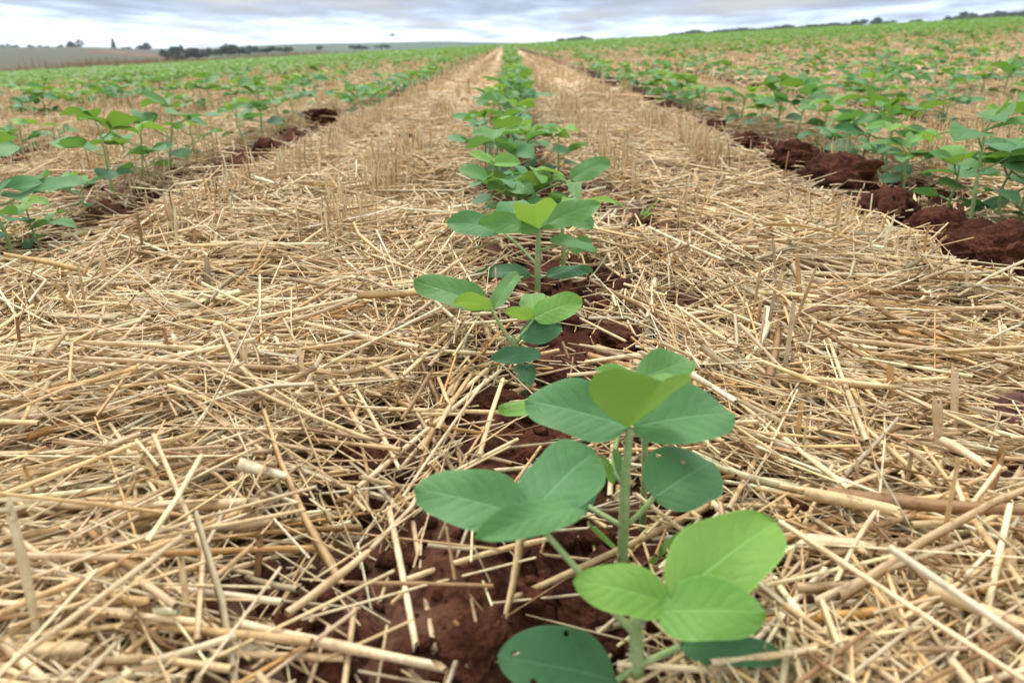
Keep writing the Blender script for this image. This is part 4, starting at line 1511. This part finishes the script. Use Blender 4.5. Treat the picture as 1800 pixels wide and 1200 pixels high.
# ------------------------------------------------------------------ weeds
def grass_tuft(px, py, label, n, hpx):
    g = ground_px(px, py)
    g.z = float(h_soil(g.x, g.y)) + .004
    z = (g - EYE).dot(fwd)
    root = empty('grass_weed', g, label, 'weed', 'small green weeds in the straw')
    for k in range(n):
        a = k * 2.4 + .3
        hh = hpx * z / F * (1 - .12 * k)
        lean = .5 + .15 * k
        b = Vector((math.cos(a) * .003, math.sin(a) * .003, 0))
        geo = leaf_geo(b, b + Vector((math.cos(a) * lean * hh, math.sin(a) * lean * hh, hh)), Vector((math.cos(a) * -1, math.sin(a) * -1, .6)), hh * .07, .3, droop=.2, nu=2, nv=8)
        link('blade', leaf_mesh('blade', geo, LEAF['young']), root)
    return root


grass_tuft(1122, 408, 'small tuft of green grass on bare soil right of the fourth plant', 5, 55)
grass_tuft(128, 618, 'tiny green seedling alone in the straw at the left', 4, 28)
grass_tuft(1128, 985, 'thin green grass shoot close beside the second plant stem', 2, 120)

build_singles()


# ------------------------------------------------------------------ dry grass verge at the left field edge
def build_verge():
    n = 9000
    t = rng.random(n)
    px = -60 + 720 * t
    ty = np.array([px_tan(q) for q in np.linspace(-60, 660, 200)])
    tx = np.interp(px, np.linspace(-60, 660, 200), ty)
    y = 50 + 5 * rng.random(n)
    x = tx * y
    edge = (1 - sstep(.75, 1.0, t)) * (1 - .55 * np.exp(-((px - 380) / 90) ** 2))
    hh = (1 + .2 * (1 - sstep(240, 330, px))) * (.20 + .40 * rng.random(n) ** 2 * vnoise(x, y, .5, 61) * 1.8) * (0.35 + .65 * edge)
    lean = rng.standard_normal((n, 3)) * np.array([.25, .25, 0]) + np.array([0, 0, 1])
    lean /= np.linalg.norm(lean, axis=1, keepdims=True)
    z = h_base(x, y)
    c = np.stack((x, y, z), -1) + lean * (hh / 2)[:, None]
    pal = np.array([(.34, .19, .09), (.46, .31, .18), (.27, .14, .08), (.38, .28, .17), (.16, .17, .07)])
    col = pal[rng.choice(5, n, p=[.3, .25, .15, .2, .1])]
    v, f, cc = straw_mesh(c, lean, hh, .010 + .012 * rng.random(n), 1, 3, .4, 0, .4, col)
    me = np_mesh('dry_grass', v, f.ravel(), np.full(len(f), 4), (M_STRAW,), col=cc)
    tag(link('dry_grass', me), 'rust brown dry grass verge along the far left edge of the crop', 'grass', kind='stuff')
    polar_sheet('verge', px_tan(-900), px_tan(700), 47, 58, lambda X, Y: h_base(X, Y) - 0.02 - 0.35 * sstep(54, 58, Y), mat_plain('verge_soil', (.16, .08, .05), (.28, .18, .10), 1.5, .95), 60, 8)


build_verge()

# ------------------------------------------------------------------ trees
M_CROWN = mat_leaf('tree_crown', (0.022, 0.045, 0.024), (0.038, 0.068, 0.032), (0.035, 0.06, 0.03), (0.04, 0.08, 0.02), attr_random=True)
M_CROWN2 = mat_leaf('tree_crown_green', (0.028, 0.06, 0.022), (0.05, 0.09, 0.03), (0.045, 0.075, 0.03), (0.05, 0.10, 0.02), attr_random=True)


def tree_mesh(seed, kind):
    rs = np.random.default_rng(seed)
    if kind == 'cone':
        n = 420
        t = rs.random(n) ** 1.3
        rad = .20 * (1 - t) ** .8 * (0.4 + .6 * rs.random(n))
        a = rs.random(n) * 6.28
        c = np.stack((np.cos(a) * rad, np.sin(a) * rad, .12 + .9 * t), -1)
    else:
        lob = 7
        lc = np.stack((rs.uniform(-.28, .28, lob), rs.uniform(-.28, .28, lob), rs.uniform(.26, .76, lob)), -1)
        if kind == 'wide':
            lc[:, :2] *= 1.7
            lc[:, 2] = .22 + (lc[:, 2] - .26) * .85
        lr = rs.uniform(.16, .27, lob)
        n = 620
        wch = rs.integers(0, lob, n)
        d = rs.standard_normal((n, 3))
        d /= np.linalg.norm(d, axis=1, keepdims=True)
        c = lc[wch] + d * (lr[wch] * (.55 + .5 * rs.random(n)))[:, None]
        c[:, 2] = np.maximum(c[:, 2], .02 + .1 * rs.random(n))
    sz = rs.uniform(.05, .10, n)
    e1 = rs.standard_normal((n, 3))
    e1 /= np.linalg.norm(e1, axis=1, keepdims=True)
    e2 = np.cross(e1, rs.standard_normal((n, 3)))
    e2 /= np.linalg.norm(e2, axis=1, keepdims=True)
    v = np.stack((c - e1 * sz[:, None], c + e2 * sz[:, None] * .7, c + e1 * sz[:, None], c - e2 * sz[:, None] * .7), 1)
    vv, ff = merge(v, np.array([[0, 1, 2, 3]]))
    return np_mesh('crown', vv, ff.ravel(), np.full(len(ff), 4), (M_CROWN if kind != 'green' else M_CROWN2,), smooth=False, uv=np.full((len(vv), 2), .3))


TREES = {k: (tree_mesh(s, k), tube_path('trunk', [(0, 0, -.6), (.01, 0, .25), (.0, .01, .6)], [.03, .022, .01], M_BARK, 6)) for k, s in (('round', 1), ('wide', 2), ('cone', 3), ('green', 5))}


GR = 'trees on the right ridge'


def tree(px, base_py, wpx, hpx, dist, kind, label, group, rot=0.0):
    t_ = px_tan(px)
    x = t_ * dist
    base_py += 2.5 if group in (GR, 'scattered trees in front of the far hill') else 0
    z = CAM_H + (78 - base_py) / 1410 * dist
    sc = (1.12 if group == 'trees on the left skyline' else 1.25) * hpx * dist / F
    o = empty('tree', (x, dist, z - .17 * sc), label, 'tree', group)
    ratio = wpx / hpx / {'round': 1.0, 'wide': 1.55, 'cone': .5, 'green': 1.0}[kind]
    o.scale = (sc * ratio, sc * ratio, sc)
    o.rotation_euler = (0, 0, rot)
    link('crown', TREES[kind][0], o)
    link('trunk', TREES[kind][1], o)
    return o


GL = 'trees on the left skyline'
tree(132, 86, 30, 19, 560, 'wide', 'broad dark tree on the left skyline, largest of the row', GL)
tree(104, 86, 9, 10, 560, 'round', 'small round tree just left of the broad skyline tree', GL)
tree(199, 87, 10, 17, 560, 'cone', 'pointed conifer on the left skyline', GL)
tree(251, 88, 20, 16, 560, 'round', 'rounded dark tree right of the pointed conifer', GL)
for k, (px, w_, h_) in enumerate(((8, 18, 11), (26, 16, 9), (52, 16, 9), (76, 22, 8))):
    tree(px, 86, w_, h_, 580, 'wide', f"low dark tree at the far left skyline, {ORD[k]} from the left edge", GL, k)
for k, (px, w_, h_) in enumerate(((165, 18, 5), (222, 22, 6))):
    tree(px, 87, w_, h_, 580, 'wide', ['low bush between the broad tree and the conifer', 'low bush between the conifer and the rounded tree'][k], GL, k)
GB = 'dark tree belt in the valley'
belt = [(292, 101, 26, 18), (306, 101, 30, 20), (324, 100, 30, 20), (344, 99, 26, 16), (362, 97, 24, 13), (386, 95, 24, 13), (398, 94, 28, 16), (418, 93, 26, 15), (440, 92, 24, 12), (468, 91, 26, 10), (498, 90, 22, 8)]
for k, (px, py, w_, h_) in enumerate(belt):
    tree(px, py, w_ * 1.1, h_ * 1.1, 300 + 12 * (k % 3), 'round' if k % 2 else 'wide', f"dark tree of the valley belt, {ORD[k]} from the left end of the belt", GB, k * 1.3)
GC = 'scattered trees in front of the far hill'
for k, (px, py, w_, h_) in enumerate(((506, 88, 12, 10), (560, 84, 14, 7), (622, 83, 16, 7), (636, 83, 18, 7), (680, 81, 16, 5), (670, 81, 18, 5))):
    tree(px, py, w_, h_, 420, 'round', f"small dark tree below the far hill, {ORD[k]} from the left", GC, k)
GR = 'trees on the right ridge'
ridge = lambda px: 78 - (px - 888) * 0.0527
RT = [(985, 14, 6), (1005, 18, 7), (1020, 22, 8), (1032, 16, 6)]
for k, (px, w_, h_) in enumerate(RT):
    tree(px, ridge(px) + 1, w_, h_ + 2, 620, 'green', f"small tree on the skyline above the right row end, {ORD[k]} from the left", GR, k)
RT2 = [(1190 + 26 * k, 30, 5 + 2.5 * (k % 3 == 1) + (k % 2)) for k in range(12)]
for k, (px, w_, h_) in enumerate(RT2):
    tree(px, ridge(px) + 1.5, w_, h_ + 2, 560, 'green', f"low tree of the thin ridge line left of the dark pair, {ORD[k]} from the left", GR, k * 2)
tree(1503, ridge(1503) + 3, 22, 13, 500, 'green', 'wide dark tree of the pair on the right ridge, left one', GR)
tree(1532, ridge(1532) + 3, 20, 18, 500, 'round', 'tall rounded tree of the pair on the right ridge, right one', GR)
for k, (px, w_, h_) in enumerate(((1556, 18, 5), (1602, 16, 5))):
    tree(px, ridge(px) + 1.5, w_, h_ + 2, 520, 'green', ['low bush right of the dark pair', 'lone low bush midway along the right ridge'][k], GR, k)
RT3 = [(1655, 14, 10)] + [(1678 + 17 * k, 24, 9 + 2.5 * ((k * 7) % 3 == 1) + (k % 2)) for k in range(12)]
for k, (px, w_, h_) in enumerate(RT3):
    tree(px, ridge(px) + 3, w_, h_ + 3, 520, 'green' if k % 3 else 'round', f"dark tree of the long belt at the ridge's right end, {ORD[k]} from left", GR, k * 1.7)

# ------------------------------------------------------------------ bird
def bird():
    p = P(690, 62, 34)
    M = mat_plain('bird_plumage', (0.05, 0.045, 0.04), (0.12, 0.11, 0.09), 20, .8)
    V, Fq = [], []

    def ellipsoid_tube(pts, radii, sides=8):
        o = len(V)
        for (x, y, z), r in zip(pts, radii):
            for k in range(sides):
                a = k / sides * 2 * math.pi
                V.append((x, y + math.cos(a) * r, z + math.sin(a) * r * .85))
        for i in range(len(pts) - 1):
            for k in range(sides):
                Fq.append((o + i * sides + k, o + i * sides + (k + 1) % sides, o + (i + 1) * sides + (k + 1) % sides, o + (i + 1) * sides + k))
    ellipsoid_tube([(-.16, 0, .005), (-.12, 0, .006), (-.06, 0, 0), (0, 0, -.005), (.05, 0, .0), (.085, 0, .012), (.11, 0, .016), (.125, 0, .014), (.15, 0, .01)], [.012, .018, .034, .042, .038, .026, .024, .015, .002])
    for s in (-1, 1):
        o = len(V)
        ch = [(.03, .05, -.06, .01), (.10, .055, -.05, .035), (.18, .03, -.06, .03), (.26, -.01, -.06, .005)]
        for (d, f_, b_, z) in ch:
            V.extend(((f_, s * d, z), ((f_ + b_) / 2, s * d, z + .008), (b_, s * d, z), ((f_ + b_) / 2, s * d, z - .002)))
        for i in range(3):
            for k in range(4):
                Fq.append((o + i * 4 + k, o + i * 4 + (k + 1) % 4, o + (i + 1) * 4 + (k + 1) % 4, o + (i + 1) * 4 + k))
        Fq.append((o, o + 1, o + 2, o + 3))
    o = len(V)
    V.extend(((-.13, .015, .01), (-.13, -.015, .01), (-.24, -.03, .012), (-.24, .03, .012), (-.13, .015, .004), (-.13, -.015, .004), (-.24, -.03, .009), (-.24, .03, .009)))
    Fq.extend(((o, o + 1, o + 2, o + 3), (o + 4, o + 7, o + 6, o + 5), (o, o + 3, o + 7, o + 4), (o + 1, o + 5, o + 6, o + 2), (o + 2, o + 6, o + 7, o + 3)))
    me = np_mesh('bird', np.array(V), np.array(Fq).ravel(), np.full(len(Fq), 4), (M,))
    b = link('bird', me, loc=p)
    b.rotation_euler = (.25, -.15, .35)
    b.scale = (.85,) * 3
    tag(b, 'small dark bird flying low over the horizon left of the centre row', 'bird')


bird()

# ------------------------------------------------------------------ thin haze over the land
def build_haze():
    import bmesh
    bm = bmesh.new()
    bmesh.ops.create_cube(bm, size=1)
    for v in bm.verts:
        v.co = Vector((v.co.x * 8400, v.co.y * 2420 + 1190, -31 if v.co.z < 0 else 42))
    me = bpy.data.meshes.new('haze')
    bm.to_mesh(me)
    bm.free()
    m = bpy.data.materials.new('haze_air')
    m.use_nodes = True
    t = m.node_tree
    t.nodes.clear()
    out = N(t, 'ShaderNodeOutputMaterial')
    v = N(t, 'ShaderNodeVolumePrincipled')
    v.inputs['Color'].default_value = (.80, .90, 1.0, 1)
    v.inputs['Density'].default_value = 0.00026
    v.inputs['Anisotropy'].default_value = 0.1
    t.links.new(v.outputs[0], out.inputs['Volume'])
    me.materials.append(m)
    tag(link('haze', me), kind='stuff')


build_haze()
